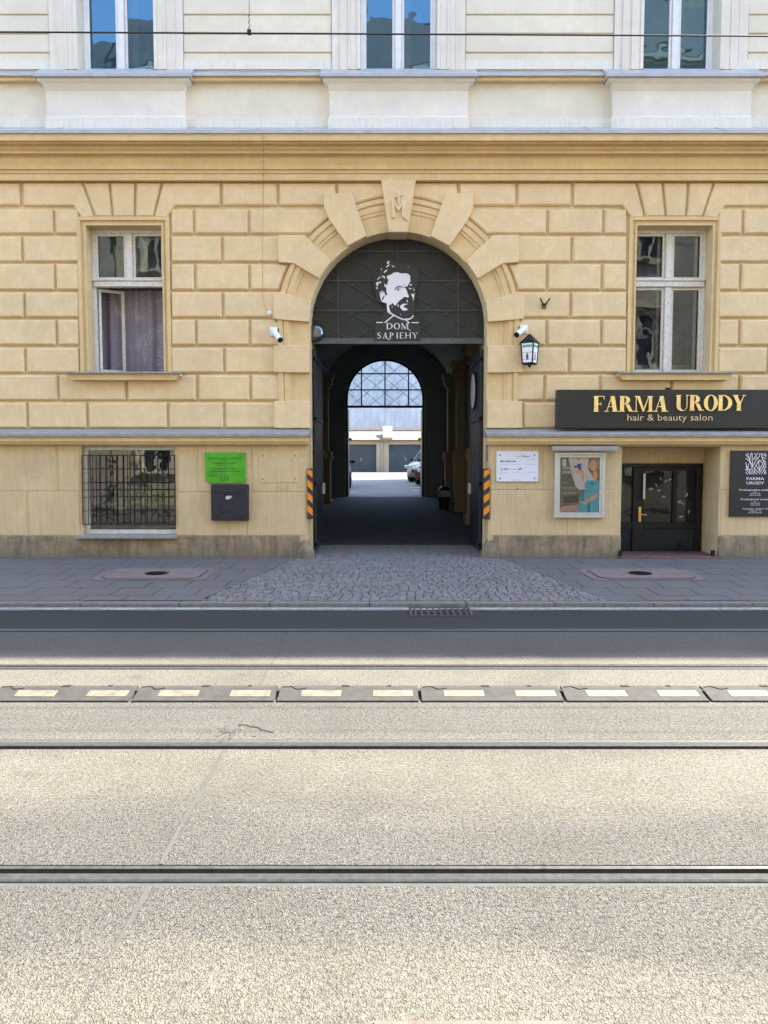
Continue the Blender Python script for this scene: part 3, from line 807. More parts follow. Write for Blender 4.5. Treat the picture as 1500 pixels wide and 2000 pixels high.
# pedestal zone
YP, YQ = 12.86, 12.76
zc1, zc0 = Z(147, 12.68), Z(247, YUP)
def pedz(m):
    m.m = 0; m.extrude_x([(YP, zz_(148, YP)), (YP, zz_(229, YP)), (YP - .02, zz_(231, YP)), (YP - .02, zc0 - .05)], BX0, BX1)
    m.m = 2; m.extrude_x([(YP - .0205, zz_(233, YP)), (YP - .021, zc0 - .05)], BX0, BX1)
    m.m = 1; m.extrude_x([(YP + .1, zz_(146, 12.76)), (12.76, zz_(148, 12.76)), (12.76, zz_(157, 12.76)), (12.80, zz_(160, 12.80)), (YP, zz_(163, YP))], BX0, BX1)
part('pedestal_band', [CREAM, YEL2, STREAK], bld, pedz)
part('band_capping', ZINCW, bld, lambda m: m.extrude_x([(YUP + .02, zz_(138, YUP)), (12.74, zz_(144.5, 12.74)), (12.72, zz_(144.5, 12.72) - .004), (12.72, zz_(148, 12.72))], BX0, BX1))
for k, x in enumerate(UWX):
    def ped(m):
        w = 129 / F * YUP; y = YQ
        a = [(w + .10, 12.66, 149), (w + .10, 12.66, 157), (w + .03, 12.70, 163), (w + .01, YQ, 178), (w + .0, YQ, 226), (w + .02, YQ - .015, 229), (w + .025, YQ - .02, 251)]
        prev = None
        for (ww, yy, py) in a:
            z = zz_(py, yy); r = [m.bm.verts.new(c) for c in ((x - ww, YP + .02, z), (x - ww, yy, z), (x + ww, yy, z), (x + ww, YP + .02, z))]
            if prev:
                m.m = 1 if py > 240 else 0
                for q in range(3): m.f([prev[q], r[q], r[q+1], prev[q+1]])
            prev = r
    part('window_pedestal', [WHITEST, STREAK], bld, ped)
    def cap(m):
        w = 129 / F * YUP + .14
        m.extrude_x([(YUP, zz_(134, YUP)), (12.62, zz_(142.5, 12.62)), (12.60, zz_(142.5, 12.6) - .003), (12.60, zz_(148.5, 12.6)), (YUP, zz_(148.5, 12.6) - .002)], x - w, x + w)
    part('pedestal_capping', ZINCW, bld, cap)
# upper wall
FL2 = 12.2
uholes = [rect(x - GWH, x + GWH, UZ0, UZ1) for x in UWX] + [rect(x - GWH, x + GWH, FL2, FL2 + 2.1) for x in UWX]
def upwall(m):
    m.sheet(rect(BX0, BX1, Z(250, YUP), EAVE), uholes, YUP)
    for h in uholes: m.reveal(h, YUP, 13.22)
    sw = 125.5 / F * YUP
    per = (Z(69, YUP) - Z(106, YUP)); zb = Z(105, YUP)
    xs_ = [BX0] + [q for x in UWX for q in (x - sw - .004, x + sw + .004)] + [BX1]
    for (a, b) in zip(xs_[0::2], xs_[1::2]):
        z = zb
        while z < 11.4:
            m.prism(rect(a, b, z + .014, z + per - .014), YUP - .028, YUP, .008); z += per
        m.prism(rect(a, b, Z(136, YUP), zb - .014), YUP - .028, YUP, .008)
part('upper_wall', CREAM, bld, upwall)
def dirtband(m):
    sw = 125.5 / F * YUP; xs_ = [BX0] + [q for x in UWX for q in (x - sw, x + sw)] + [BX1]
    return list(zip(xs_[0::2], xs_[1::2]))
for a, b in dirtband(None): part('splash_band', STREAK, bld, lambda m: m.prism(rect(a + .002, b - .002, Z(137, YUP), Z(119, YUP)), YUP - .031, YUP - .02))
def floorcor(m):
    m.extrude_x([(YUP + .02, 11.75), (12.72, 11.72), (12.72, 11.62), (12.8, 11.55), (YUP, 11.4)], BX0, BX1)
    m.extrude_x([(13.3, EAVE + .05), (12.2, EAVE), (12.2, EAVE - .18), (12.4, EAVE - .22), (12.42, EAVE - .4), (12.6, EAVE - .5), (12.65, EAVE - .75), (YUP, EAVE - .9)], BX0, BX1)
part('eaves_cornice', CREAM, bld, floorcor)
part('roof', ROOFT, bld, lambda m: m.extrude_x([(12.25, EAVE + .01), (20, EAVE + 1.0), (27.2, EAVE + .01), (27.2, EAVE - .3), (12.9, EAVE - .3)], BX0, BX1))
for xq in (BX0, BX1): part('side_wall', CREAM, bld, lambda m: m.face([(xq, 12.95, -.1), (xq, 12.95, EAVE), (xq, 27, EAVE), (xq, 27, -.1)]))
IX, IZ, IR = X(752, 778, 27), Z(778, 27), 76 / F * 27
iloop = [(IX + IR, .3)] + arc(IX, IZ, IR, 0, pi, 30) + [(IX - IR, .3)]
def backw(m):
    o = [(BX0, .3), (IX - IR, .3)] + iloop[::-1][1:-1] + [(IX + IR, .3), (BX1, .3), (BX1, EAVE), (BX0, EAVE)]
    m.sheet(o, [], 26.95); m.sheet(o, [], 27.35); m.reveal(iloop, 26.95, 27.35, closed=False)
    ring = [(IR, 0), (IR, -.04), (IR + .12, -.04), (IR + .12, 0)]
    rws = [[(IX + s_ * r, 26.95 + d, .3) for r, d in ring] if kind else [(IX + r * cos(s_), 26.95 + d, IZ + r * sin(s_)) for r, d in ring] for kind, s_ in ([(1, 1)] + [(0, pi * k / 30) for k in range(31)] + [(1, -1)])]
    vr = [[m.bm.verts.new(p) for p in r] for r in rws]
    for A, B in zip(vr, vr[1:]):
        for k in range(3): m.f([A[k], A[k+1], B[k+1], B[k]])
part('courtyard_wall', PASS, bld, backw)
# passage
PX0, PX1 = -1.95, 2.2
def passage(m):
    xc, r = (PX0 + PX1) / 2, (PX1 - PX0) / 2
    lp = [(PX1, 0), (PX1, 4.3)] + [(xc + r * cos(pi * k / 20), 4.3 + r * .75 * sin(pi * k / 20)) for k in range(1, 20)] + [(PX0, 4.3), (PX0, 0)]
    m.reveal(lp, 13.74, 26.95, closed=False)
    o = [(PX0 - .02, -.1), (AX - AR, -.1)] + archloop[::-1][1:-1] + [(AX + AR, -.1), (PX1 + .02, -.1), (PX1 + .02, 7), (PX0 - .02, 7)]
    m.sheet(o, [], 13.75)
part('passage', PASS, bld, passage)
PASS2 = stucco('ochre_passage_plaster', (.40, .33, .21), dirt=(.12, .1, .08), dirt_amt=.3)
for yc in (15.0, 18.1, 21.3, 24.4):
    for s_ in (-1, 1):
        def pil(m):
            xw = PX1 if s_ > 0 else PX0
            def b(dx, hw, z0, z1, bv=0): m.box(xw, xw - s_ * dx, yc - hw, yc + hw, z0, z1)
            b(.30, .30, .0, .48); b(.26, .26, .48, 1.72); b(.30, .30, 1.72, 1.8); b(.34, .34, 1.8, 1.86); b(.30, .3, 1.86, 2.0)
            b(.20, .22, 2.0, 4.0); b(.26, .28, 4.0, 4.1); b(.32, .32, 4.1, 4.3); b(.37, .36, 4.3, 4.42)
        part('pilaster', PASS2, bld, pil)
part('dado_moulding', PASS2, bld, lambda m: [m.box(xw, xw - s_ * .07, 13.9, 26.9, 1.78, 1.86) for xw, s_ in ((PX1, 1), (PX0, -1))])

# windows: each is a frame mesh with panes, sill, curtains below it in the tree
def room(m, x, hw, z0, z1, y):
    m.box(x - hw - .5, x + hw + .5, y, y + 1.3, z0 - .1, z1 + .3)
def make_window(x, hw, z0, z1, yf, variant, surround, parent=bld):
    """double casement with transom; yf = plane of the frame"""
    w = MB(); t = .045
    zt = z0 + (z1 - z0) * .615 if variant != 'upper' else z0 + 1.8
    # casing
    for a in (rect(x - hw, x - hw + .05, z0, z1), rect(x + hw - .05, x + hw, z0, z1), rect(x - hw + .05, x + hw - .05, z1 - .05, z1), rect(x - hw + .05, x + hw - .05, z0, z0 + .035)):
        w.prism(a, yf, yf + .08, .006, back=True)
    # transom bar, moulded
    w.prism(rect(x - hw + .02, x + hw - .02, zt - .02, zt + .075), yf - .04, yf + .06, .012); w.prism(rect(x - hw + .01, x + hw - .01, zt + .075, zt + .105), yf - .06, yf + .06, .008)
    w.prism(rect(x - .055, x + .055, zt + .105, z1 - .05), yf - .02, yf + .07, .01)                       # upper mullion
    def sash(xa, xb, za, zb_, s=.042, dy=.012):
        for a in (rect(xa, xa + s, za, zb_), rect(xb - s, xb, za, zb_), rect(xa + s, xb - s, zb_ - s, zb_), rect(xa + s, xb - s, za, za + s)): w.prism(a, yf + dy, yf + dy + .045, .006, back=True)
    for sgn in (-1, 1):
        a, b = sorted((x + sgn * .056, x + sgn * (hw - .05))); sash(a, b, zt + .106, z1 - .052)
        if variant != 'open': sash(a if sgn > 0 else a, b, z0 + .036, zt - .022)
    if variant != 'open': w.prism(rect(x - .055, x + .055, z0 + .035, zt - .02), yf - .02, yf + .07, .01)
    fr = w.build('window', WHITEP if variant != 'upper' else WHITEC, parent)
    gm = GLASS if variant != 'upper' else GLASSB
    for sgn in (-1, 1):
        a, b = sorted((x + sgn * .09, x + sgn * (hw - .085)))
        part('pane', gm, fr, lambda m: m.flat(rect(a, b, zt + .14, z1 - .09), yf + .035))
        if variant != 'open': part('pane', gm, fr, lambda m: m.flat(rect(a, b, z0 + .07, zt - .06), yf + .035))
    part('room', GREYW, fr, lambda m: [m.box(x - hw - .4, x + hw + .4, yf + 1.5, yf + 1.6, z0 - .3, z1 + .3), m.box(x - hw - .5, x - hw - .4, yf + .1, yf + 1.6, z0 - .3, z1 + .3),
         m.box(x + hw + .4, x + hw + .5, yf + .1, yf + 1.6, z0 - .3, z1 + .3), m.box(x - hw - .5, x + hw + .5, yf + .1, yf + 1.6, z1 + .3, z1 + .4), m.box(x - hw - .5, x + hw + .5, yf + .1, yf + 1.6, z0 - .4, z0 - .3)])
    def curt(xa, xb, za, zb_, y, mat, amp=.03, n=60, name='curtain'):
        def fn(m):
            prev = None; ph = random.uniform(0, 6)
            for k in range(n + 1):
                u = k / n; xx_ = xa + (xb - xa) * u; yy = y + amp * sin(u * 34 + ph) + amp * .6 * sin(u * 15 + 2 * ph)
                c = [m.bm.verts.new((xx_, yy, za)), m.bm.verts.new((xx_ + .02 * sin(u * 20), yy * 1.0, zb_))]
                if prev: m.f([prev[0], c[0], c[1], prev[1]])
                prev = c
        part(name, mat, fr, fn, smooth=True)
    if variant == 'open':
        curt(x - hw, x + hw, z0, zt, yf + .36, LACE); curt(x - hw, x + hw, zt, z1, yf + .4, DRAPE)
        # inner casement standing open
        def oc(m):
            a = Vector((x - hw + .06, yf + .08, 0)); d = Vector((.36, .22, 0)).normalized(); L = .42
            nr = Vector((-d.y, d.x, 0)) * .02
            def pc(u0, u1, za, zb_):
                p = [a + d * u0 - nr, a + d * u1 - nr, a + d * u1 + nr, a + d * u0 + nr]
                lo = [m.bm.verts.new((q.x, q.y, za)) for q in p]; up = [m.bm.verts.new((q.x, q.y, zb_)) for q in p]
                for k in range(4): m.f([lo[k], lo[(k+1) % 4], up[(k+1) % 4], up[k]])
                m.f(up); m.f(lo[::-1])
            pc(0, .04, z0 + .05, zt - .03); pc(L - .05, L, z0 + .05, zt - .03); pc(.04, L - .05, zt - .075, zt - .03); pc(.04, L - .05, z0 + .05, z0 + .09)
        part('casement', WHITEP, fr, oc)
    elif variant == 'closed':
        curt(x - hw, x + hw, z0 - .02, z0 + .22, yf + .5, plain('striped_blind', (.3, .27, .22), .8, 0, .5, 60), .01)
        part('inner_frame', WHITEP, fr, lambda m: [m.box(xx_, xx_ + .05, yf + .16, yf + .2, z0, z1) for xx_ in (x - .13, x + hw - .12, x + .08)])
    else:
        part('curtain', plain('pale_curtain', (.5, .47, .4), .9), fr, lambda m: m.box(x + .12, x + .22, yf + .2, yf + .23, z0, z1))
    if surround == 'yellow':
        def su(m):
            o, i = 88 / F * YRUS, hw
            def ring(a0, a1, y0_, y1_, top0, top1):
                for p in ([(x - a1, z0), (x - a0, z0), (x - a0, z1 + top0), (x - a1, z1 + top1)], [(x + a0, z0), (x + a1, z0), (x + a1, z1 + top1), (x + a0, z1 + top0)], [(x - a1, z1 + top1), (x - a0, z1 + top0), (x + a0, z1 + top0), (x + a1, z1 + top1)]):
                    m.prism(p, y0_, y1_)
            ring(i, i + .03, YRUS - .028, YRUS, 0, .03); ring(i + .03, i + .075, YRUS - .012, YRUS, .03, .075); ring(i + .075, o, YRUS - .05, YRUS, .075, o - i)
        part('window_surround', YEL2, fr, su)
        def sill(m):
            hwS = 111 / F * YRUS; zs = z0
            m.m = 0; m.prism([(x - hwS + .10, zs - .14), (x + hwS - .10, zs - .14), (x + hwS - .05, zs - .085), (x + hwS - .02, zs - .075), (x + hwS - .02, zs - .032), (x - hwS + .02, zs - .032), (x - hwS + .02, zs - .075), (x - hwS + .05, zs - .085)], 12.60, YRUS, .006)
            m.m = 1; m.extrude_x([(13.0, zs + .035), (12.80, zs + .012), (12.56, zs - .008), (12.545, zs - .012), (12.545, zs - .036), (12.575, zs - .036)], x - hwS, x + hwS)
        part('sill', [YEL2, ZINC], fr, sill)
    elif surround == 'white':
        def su(m):
            sw = 125 / F * YUP; i = hw
            zt_ = z1 + .35
            def L(a0, a1, d):
                for p in ([(x - a1, z0 - .0), (x - a0, z0), (x - a0, z1 + a0 - i), (x - a1, z1 + a1 - i)], [(x + a0, z0), (x + a1, z0), (x + a1, z1 + a1 - i), (x + a0, z1 + a0 - i)], [(x - a1, z1 + a1 - i), (x - a0, z1 + a0 - i), (x + a0, z1 + a0 - i), (x + a1, z1 + a1 - i)]):
                    m.prism(p, YUP - d, YUP, .004)
            L(i, i + .05, .10); L(i + .05, i + .16, .085); L(i + .16, i + .19, .095); L(i + .19, i + .30, .07); L(i + .30, i + .33, .075); L(i + .33, sw, .05)
        part('window_surround', WHITEST, fr, su)
    return fr
for k, x in enumerate(GWX): make_window(x, GWH, GZ0, GZ1, 13.03, 'open' if k in (0, 1) else 'closed', 'yellow')
for x in UWX: make_window(x, GWH, UZ0 - .02, UZ1, 13.12, 'upper', 'white')
for x in UWX: make_window(x, GWH, FL2, FL2 + 2.1, 13.12, 'upper', None)

# base wall
EJ0, EJ1 = X(600, 950, YBASE), X(954, 950, YBASE)
ZB1 = zz_(868, 12.49)
def basew(m):
    zt = ZB1
    for o, hs in (([(BX0, -.05), (EJ0, -.05), (EJ0, zt), (BX0, zt)], [BW]),
                  ([(EJ1, -.05), (DX0, -.05), (DX0, DZ1), (DX1, DZ1 - .0), (DX1, -.05), (BX1, -.05), (BX1, zt), (EJ1, zt)], [])):
        m.sheet(o, hs, YBASE)
    m.reveal(BW, YBASE, 12.98)
    for xe in (EJ0, EJ1): m.face([(xe, YBASE, -.05), (xe, YRUS - .03, -.05), (xe, YRUS - .03, zt), (xe, YBASE, zt)])
    # jamb strip faces between base end and arch opening at the lower level
    for a, b in ((EJ0, AX - AR), (AX + AR, EJ1)):
        m.prism(rect(min(a, b), max(a, b), -.05, Z(838, YRUS)), YRUS - .036, YRUS)
    # doorway reveals: sloping sides, arched soffit
    m.face([(DX0, YBASE, -.05), (DX0 + .0, 13.3, -.05), (DX0 + .0, 13.3, DZ1), (DX0, YBASE, DZ1)])
    xi = X(1372, 980, 13.28)
    m.face([(DX1, YBASE, -.05), (DX1, YBASE, DZ1), (xi, 13.3, DZ1), (xi, 13.3, -.05)])
    m.face([(DX0, YBASE, DZ1), (DX0, 13.3, DZ1 - .02), (xi, 13.3, DZ1 - .02), (DX1, YBASE, DZ1)])
    m.prism(rect(DX0 - .3, xi + .3, Z(905, 13.28), DZ1 + .2), 13.27, 13.35)
    # large smooth panels separated by thin grooves
    def pb(x0, y0_, x1, y1_, g=1.0):
        a, b = P(x0 + g, y0_ + g, YBASE), P(x1 - g, y1_ - g, YBASE); m.prism(rect(a.x, b.x, b.z, min(a.z, zt)), YBASE - .009, YBASE, .004)
    T, M, B = 866, 959.5, 1046
    for q in ((-420, T, -210, M), (-210, T, 113, M), (113, T, 158, M), (-420, M, -120, B), (-120, M, 54, B), (54, M, 158, B), (346, T, 386, M + 2), (386, T, 492, M + 2), (492, T, 599, M + 1), (346, M + 2, 482, B), (482, M + 2, 599, B)): pb(*q)
    for q in ((957, T, 1060, 957), (1060, T, 1210, 957), (957, 957, 1108, B), (1108, 957, 1210, B), (1408, T, 1600, 957), (1408, 957, 1495, B), (1495, 957, 1900, B), (1600, T, 1900, 957)): pb(*q)
    a, b = P(505, 883, YBASE), P(583, 943, YBASE)
    m.prism(rect(a.x, b.x, b.z, a.z), YBASE - .019, YBASE - .005, .006)
base = part('base_wall', BASE, bld, basew)
def plinth(m):
    zt = Z(1046, YBASE); zb = .0
    for a, b in ((BX0, X(585, 1060, 12.55)), (X(965, 1060, 12.55), DX0 - .0), (DX1, BX1)):
        m.prism(rect(a, b, zb, zt), YBASE - .035, YBASE, .01)
    for xe, s_ in ((X(585, 1060, 12.55), 1), (X(965, 1060, 12.55), -1)):     # rounded corner guards
        xb = EJ0 if s_ > 0 else EJ1
        pr = [(-.05, .16), (.05, .165), (.17, .15), (.28, .11), (.36, .06), (.42, .0)]
        m.lathe((xb - s_ * .05, YBASE + .06, .06), [(r, h) for h, r in pr], 16)
part('plinth', PLINTH, bld, plinth, smooth=False)
# basement window parts
def bwf(m):
    yb = 12.70; x0, x1 = BW[0][0], BW[1][0]; z0, z1 = BW[0][1], BW[2][1]
    for a in (rect(x0, x0 + .07, z0, z1), rect(x1 - .03, x1, z0, z1), rect(x0 + .07, x1 - .03, z1 - .06, z1), rect(x0 + .07, x1 - .03, z0, z0 + .08)): m.prism(a, yb, yb + .08, .008)
bwo = part('basement_window', WHITEP, bld, bwf)
part('pane', glass('dark_basement_glass', (.35, .38, .36), 2.0, .0025, 3, .1, (.8, .85, .8)), bwo, lambda m: m.flat(rect(BW[0][0] + .06, BW[1][0] - .02, BW[0][1] + .08, BW[2][1] - .06), 12.75))
part('room', GREYW, bwo, lambda m: m.box(BW[0][0] - .1, BW[1][0] + .1, 13.3, 13.6, BW[0][1] - .1, BW[2][1] + .1))
def bsill(m):
    a, b = X(148, 1050, 12.5), X(345, 1050, 12.5); z = BW[0][1]
    m.extrude_x([(12.9, z + .03), (12.6, z + .005), (12.475, z - .01), (12.475, z - .045), (12.5, z - .045), (12.6, z - .03)], a, b)
part('sill', ZINC, bwo, bsill)
# shop door
DY = 13.24
xa, xb = DX0 - .1, X(1370, 980, DY); zd1 = Z(905, DY)
def dframe(m):
    z0 = ZW
    def fr_(p, y, d=.07): m.prism(p, y, y + d, .006, back=True)
    fr_(rect(xa, xb, zd1 - .07, zd1), DY); fr_(rect(xb - .09, xb, z0, zd1 - .07), DY)
    fr_(rect(X(1236, 980, DY), X(1258, 980, DY), z0, zd1 - .07), DY)
    fr_(rect(X(1258, 980, DY), xb - .09, Z(1033, DY), Z(1020, DY)), DY + .008); fr_(rect(xa, X(1236, 980, DY), Z(1033, DY), Z(1020, DY)), DY + .008)
    fr_(rect(X(1258, 980, DY), xb - .09, zd1 - .13, zd1 - .07), DY + .008); fr_(rect(X(1314, 980, DY), X(1322, 980, DY), Z(1020, DY), zd1 - .13), DY + .008)
    fr_(rect(xa, xb, z0 - .02, z0 + .03), DY)
door = part('shop_door', BLACKM, bld, dframe)
part('door_glass', glass('dark_door_glass', (.25, .3, .32), 1.5, .003, 2, .03, (.85, .92, 1)), door, lambda m: m.flat(rect(xa, xb - .05, Z(1027, DY), zd1 - .05), DY + .045))
part('lower_panel', plain('glossy_dark_panel', (.012, .02, .025), .08, 0, .1, 4), door, lambda m: m.flat(rect(xa, xb - .05, ZW, Z(1027, DY)), DY + .046))
part('room', GREYW, door, lambda m: m.box(xa - .3, xb + .3, DY + 1.6, DY + 1.7, 0, zd1 + .3))
part('door_blind', plain('grey_blind', (.42, .42, .43), .8), door, lambda m: m.box(xa, X(1235, 980, DY), DY + .12, DY + .13, Z(1020, DY), zd1 - .1))
part('pull_bar', ALU, door, lambda m: m.box(X(1255, 930, DY), X(1259, 930, DY), DY - .05, DY - .03, Z(975, DY), Z(925, DY)))
def hd(m):
    m.box(X(1246.5, 1000, DY), X(1251.5, 1000, DY), DY - .02, DY, Z(1019, DY), Z(990, DY), .004)
    m.tube([P(1249, 1004, DY), P(1249, 1004, DY - .06), P(1263, 1006, DY - .06)], .009, 8)
part('handle', BRASS, door, hd)
def leaves(m):
    random.seed(3)
    for (cx_, cy_, sc_, an) in ((1271, 955, 5, .1), (1287, 958, 4, .3), (1296, 970, 4, -.2), (1300, 940, 4, 1), (1282, 948, 3.5, 2), (1308, 937, 4, .5), (1327, 980, 5, .1), (1341, 967, 5, 1.2), (1333, 984, 4, 2.6), (1330, 1009, 5, .2), (1345, 1000, 4, 1.4), (1290, 935, 3, 1.8)):
        pts = [(-1, 0), (-.3, .35), (.5, .3), (1.1, 0), (.5, -.3), (-.3, -.35)]
        c, s = cos(an), sin(an); q = []
        for a, b in pts:
            v = P(cx_ + sc_ * (a * c - b * s), cy_ - sc_ * (a * s + b * c), DY + .04); q.append((v.x, v.z))
        m.flat(q, DY + .04)
part('leaf_decals', INKG, door, leaves)
part('threshold', REDST, bld, lambda m: m.box(DX0 - .02, DX1 + .03, 12.46, 13.25, .02, ZW + .035, .01))
part('shoe_scraper', BLACKM, bld, lambda m: [m.box(X(px, 1078, 12.57), X(px, 1078, 12.57) + .05, 12.53, 12.6, ZW + .03, ZW + .13, .01) for px in (1208, 1389)])
part('canopy_flashing', ZINC, bld, lambda m: m.extrude_x([(12.60, Z(869, 12.45)), (12.40, Z(871, 12.42) - .01), (12.395, Z(880, 12.40)), (12.41, Z(880, 12.4))], X(1079, 876, 12.4), X(1209, 876, 12.4)))

# iron grille over basement window
t = thing('window_grille', 'black wrought iron grille over the basement window left of the gateway', 'grille', (X(252, 960, 12.57), 12.57, Z(1026, 12.57)))
yg_ = 12.575
def q3(px, py): v = P(px, py, yg_); return (v.x, yg_, v.z)
part('frame', BLACKM, t, lambda m: [m.bar(q3(a, b), q3(c, d), .014, .014) for a, b, c, d in ((160, 889, 342, 889), (162, 1024.5, 343, 1024.5), (160, 889, 162, 1024.5), (341, 889, 343, 1024.5))])
def gb(m):
    x = 172
    k = 0
    while x < 340:
        m.bar(q3(x, 889), q3(x + 1.2, 1024), .013, .010); x += (12.5 if k % 3 else 9); k += 1
    for py in (916, 943, 957, 971, 998): m.bar(q3(161, py), q3(342, py), .011, .007)
    pts = [P(252 + 17 * cos(a), 955 - 23 * sin(a), yg_ - .008) for a in [pi * 2 * k / 24 for k in range(25)]]
    m.tube(pts, .006, 6, caps=False)
    for cx_ in (205, 300):
        m.tube([P(cx_ + (4 + u * 9) * cos(u * 9), 973 + (3 + u * 6) * sin(u * 9), yg_ - .006) for u in [k / 24 for k in range(25)]], .005, 6)
part('bars', BLACKM, t, gb)

# gateway: fixed transom with the portrait sign; open leaves
def lattice(m, cx, cz, r, zb, y, cell_w, cell_h, zrow, w1, w2, d):
    def inside(x, z): return z > zb and ((abs(x - cx) < r) if z <= cz else (x - cx)**2 + (z - cz)**2 < r*r)
    def clip(a, b):
        n = 240; best = None; st = None
        for k in range(n + 1):
            u = k / n; x, z = a[0] + (b[0]-a[0])*u, a[1] + (b[1]-a[1])*u
            if inside(x, z):
                if st is None: st = (x, z)
                en = (x, z)
            elif st is not None: break
        if st is None: return None
        return st, en
    lay = 0
    for dx in (-1, 0, 1):
        c = clip((cx + dx * cell_w, zb - .01), (cx + dx * cell_w, cz + r + .01))
        if c: m.bar((c[0][0], y, c[0][1]), (c[1][0], y, c[1][1]), w1, d)
    for z in zrow:
        c = clip((cx - r - .01, z), (cx + r + .01, z))
        if c: m.bar((c[0][0], y - .002, c[0][1]), (c[1][0], y - .002, c[1][1]), w1, d)
    sl_ = cell_h / cell_w * 1.18; sp = cell_w * .78
    for s_ in (-1, 1):
        for k in range(-8, 9):
            x0 = cx + k * sp + s_ * .1 * sp; big = 3 * r
            c = clip((x0 - big, zb + .02 - s_ * sl_ * big), (x0 + big, zb + .02 + s_ * sl_ * big))
            if c and (Vector(c[0]) - Vector(c[1])).length > .08: m.bar((c[0][0], y + .003 * s_ + .002, c[0][1]), (c[1][0], y + .003 * s_ + .002, c[1][1]), w2, d * .6)
YT = YRUS + .36
tr = thing('gate_transom', 'dark metal arched transom panel with raised diamond lattice filling the top of the gateway', 'transom', (AX, YT, Z(672, YT)))
zb_t = Z(664, YT)
rT = AR + .02
def tp(m):
    lp = [(AX + rT, zb_t - .02)] + arc(AX, AZ, rT, 0, pi, 40) + [(AX - rT, zb_t - .02)]
    m.prism(lp, YT, YT + .03, back=True)
part('panel', PANELM, tr, tp)
part('lattice', plain('lattice_paint', (0.0294, 0.0343, 0.03675), .4, .2, .3, 12), tr, lambda m: lattice(m, AX, AZ, AR, zb_t, YT - .012, (892 - 662) / 2 / F * YT, (607 - 549) / F * YT, [Z(607, YT), Z(549, YT), Z(492, YT)], .03, .016, .02))
part('lower_rail', plain('grey_rail_paint', (0.077, 0.0875, 0.091), .45, .2, .2, 8), tr, lambda m: [m.box(AX - AR, AX + AR, YT - .05, YT + .04, Z(672, YT), Z(667, YT)), m.box(AX - AR, AX + AR, YT - .03, YT + .04, Z(667, YT), Z(661, YT))])
# portrait sign
sg = thing('portrait_sign', 'dark cut-out sign with white stencil portrait of a bearded man above the words DOM SAPIEHY', 'sign', P(778, 663, YT - .06))
ys = YT - .055
def S(a, b, y=ys): v = P(720 + a * .09, 500 + b * .09, y); return (v.x, v.z)
head = [(130, 1830), (130, 1450), (200, 1370), (360, 1190), (380, 1040), (230, 1010), (170, 900), (120, 700), (100, 560), (150, 440), (230, 300), (300, 200), (400, 100), (520, 120), (620, 160), (760, 140), (900, 150), (1000, 220), (1080, 330), (1100, 500), (1050, 700), (1010, 900), (1010, 1100), (980, 1260), (1120, 1450), (1120, 1830)]
part('plate', PLATE, sg, lambda m: m.prism([S(a, b) for a, b in head], ys, ys + .02, back=True))
white = [[(390, 440), (500, 395), (540, 365), (620, 350), (700, 380), (800, 375), (860, 390), (900, 430), (905, 550), (870, 600), (835, 670), (800, 650), (790, 675), (830, 760), (850, 820), (875, 880), (850, 905), (790, 885), (750, 910), (700, 945), (650, 985), (610, 1040), (580, 1080), (540, 1050), (520, 1010), (500, 1050), (450, 1060), (440, 1100), (460, 1180), (490, 1240), (450, 1255), (410, 1210), (400, 1150), (392, 1040), (380, 1020), (300, 1000), (270, 960), (240, 840), (235, 790), (290, 755), (345, 790), (355, 840), (400, 860), (410, 840), (385, 780), (385, 690), (345, 640), (400, 620), (430, 520), (400, 480)],
         [(680, 1085), (750, 1035), (855, 1040), (770, 1075), (755, 1115), (815, 1130), (855, 1165), (800, 1185), (740, 1182), (690, 1130)], [(920, 820), (985, 830), (1000, 790), (970, 980), (955, 900)], [(870, 690), (930, 700), (920, 720), (880, 715)], [(880, 620), (940, 610), (940, 635), (885, 640)], [(960, 690), (995, 740), (980, 760)],
         [(400, 120), (430, 105), (455, 130), (420, 190), (400, 160)], [(370, 235), (450, 180), (455, 200), (395, 250)], [(325, 345), (400, 290), (400, 320), (340, 370)], [(285, 425), (350, 440), (355, 500), (320, 470)], [(190, 500), (240, 455), (280, 460), (220, 490), (195, 530)], [(165, 575), (270, 555), (275, 580), (220, 590), (190, 660), (170, 640)], [(160, 680), (190, 680), (200, 715), (165, 710)], [(340, 600), (355, 600), (370, 680), (345, 670)],
         [(500, 205), (555, 225), (550, 250), (520, 235)], [(845, 225), (875, 240), (870, 255)], [(265, 280), (285, 270), (285, 300), (270, 310)], [(630, 1060), (650, 1050), (650, 1105), (630, 1100)], [(830, 940), (850, 980), (850, 1000), (825, 1000)], [(500, 1090), (525, 1110), (505, 1120)], [(690, 1265), (710, 1275), (695, 1290)]]
def wp(m):
    for q in white: m.prism([S(a, b) for a, b in q], ys - .006, ys, 0)
    px1 = .09 / F * ys * 12.9 / 12.9
    k = .09 / F * ys
    def st(p, w): m.stroke([S(a, b) for a, b in p], [q * k for q in w] if isinstance(w, list) else w * k, ys - .006, .006)
    st([(545, 1285), (350, 1450)], 24); st([(470, 1235), (540, 1280), (620, 1325), (750, 1380), (880, 1370), (940, 1340), (972, 1290)], [26, 26, 22, 26, 30, 24, 22]); st([(795, 1378), (885, 1455)], 24)
    st([(165, 1443), (310, 1443)], 20); st([(930, 1447), (1085, 1447)], 20)
part('portrait', INKW, sg, wp)
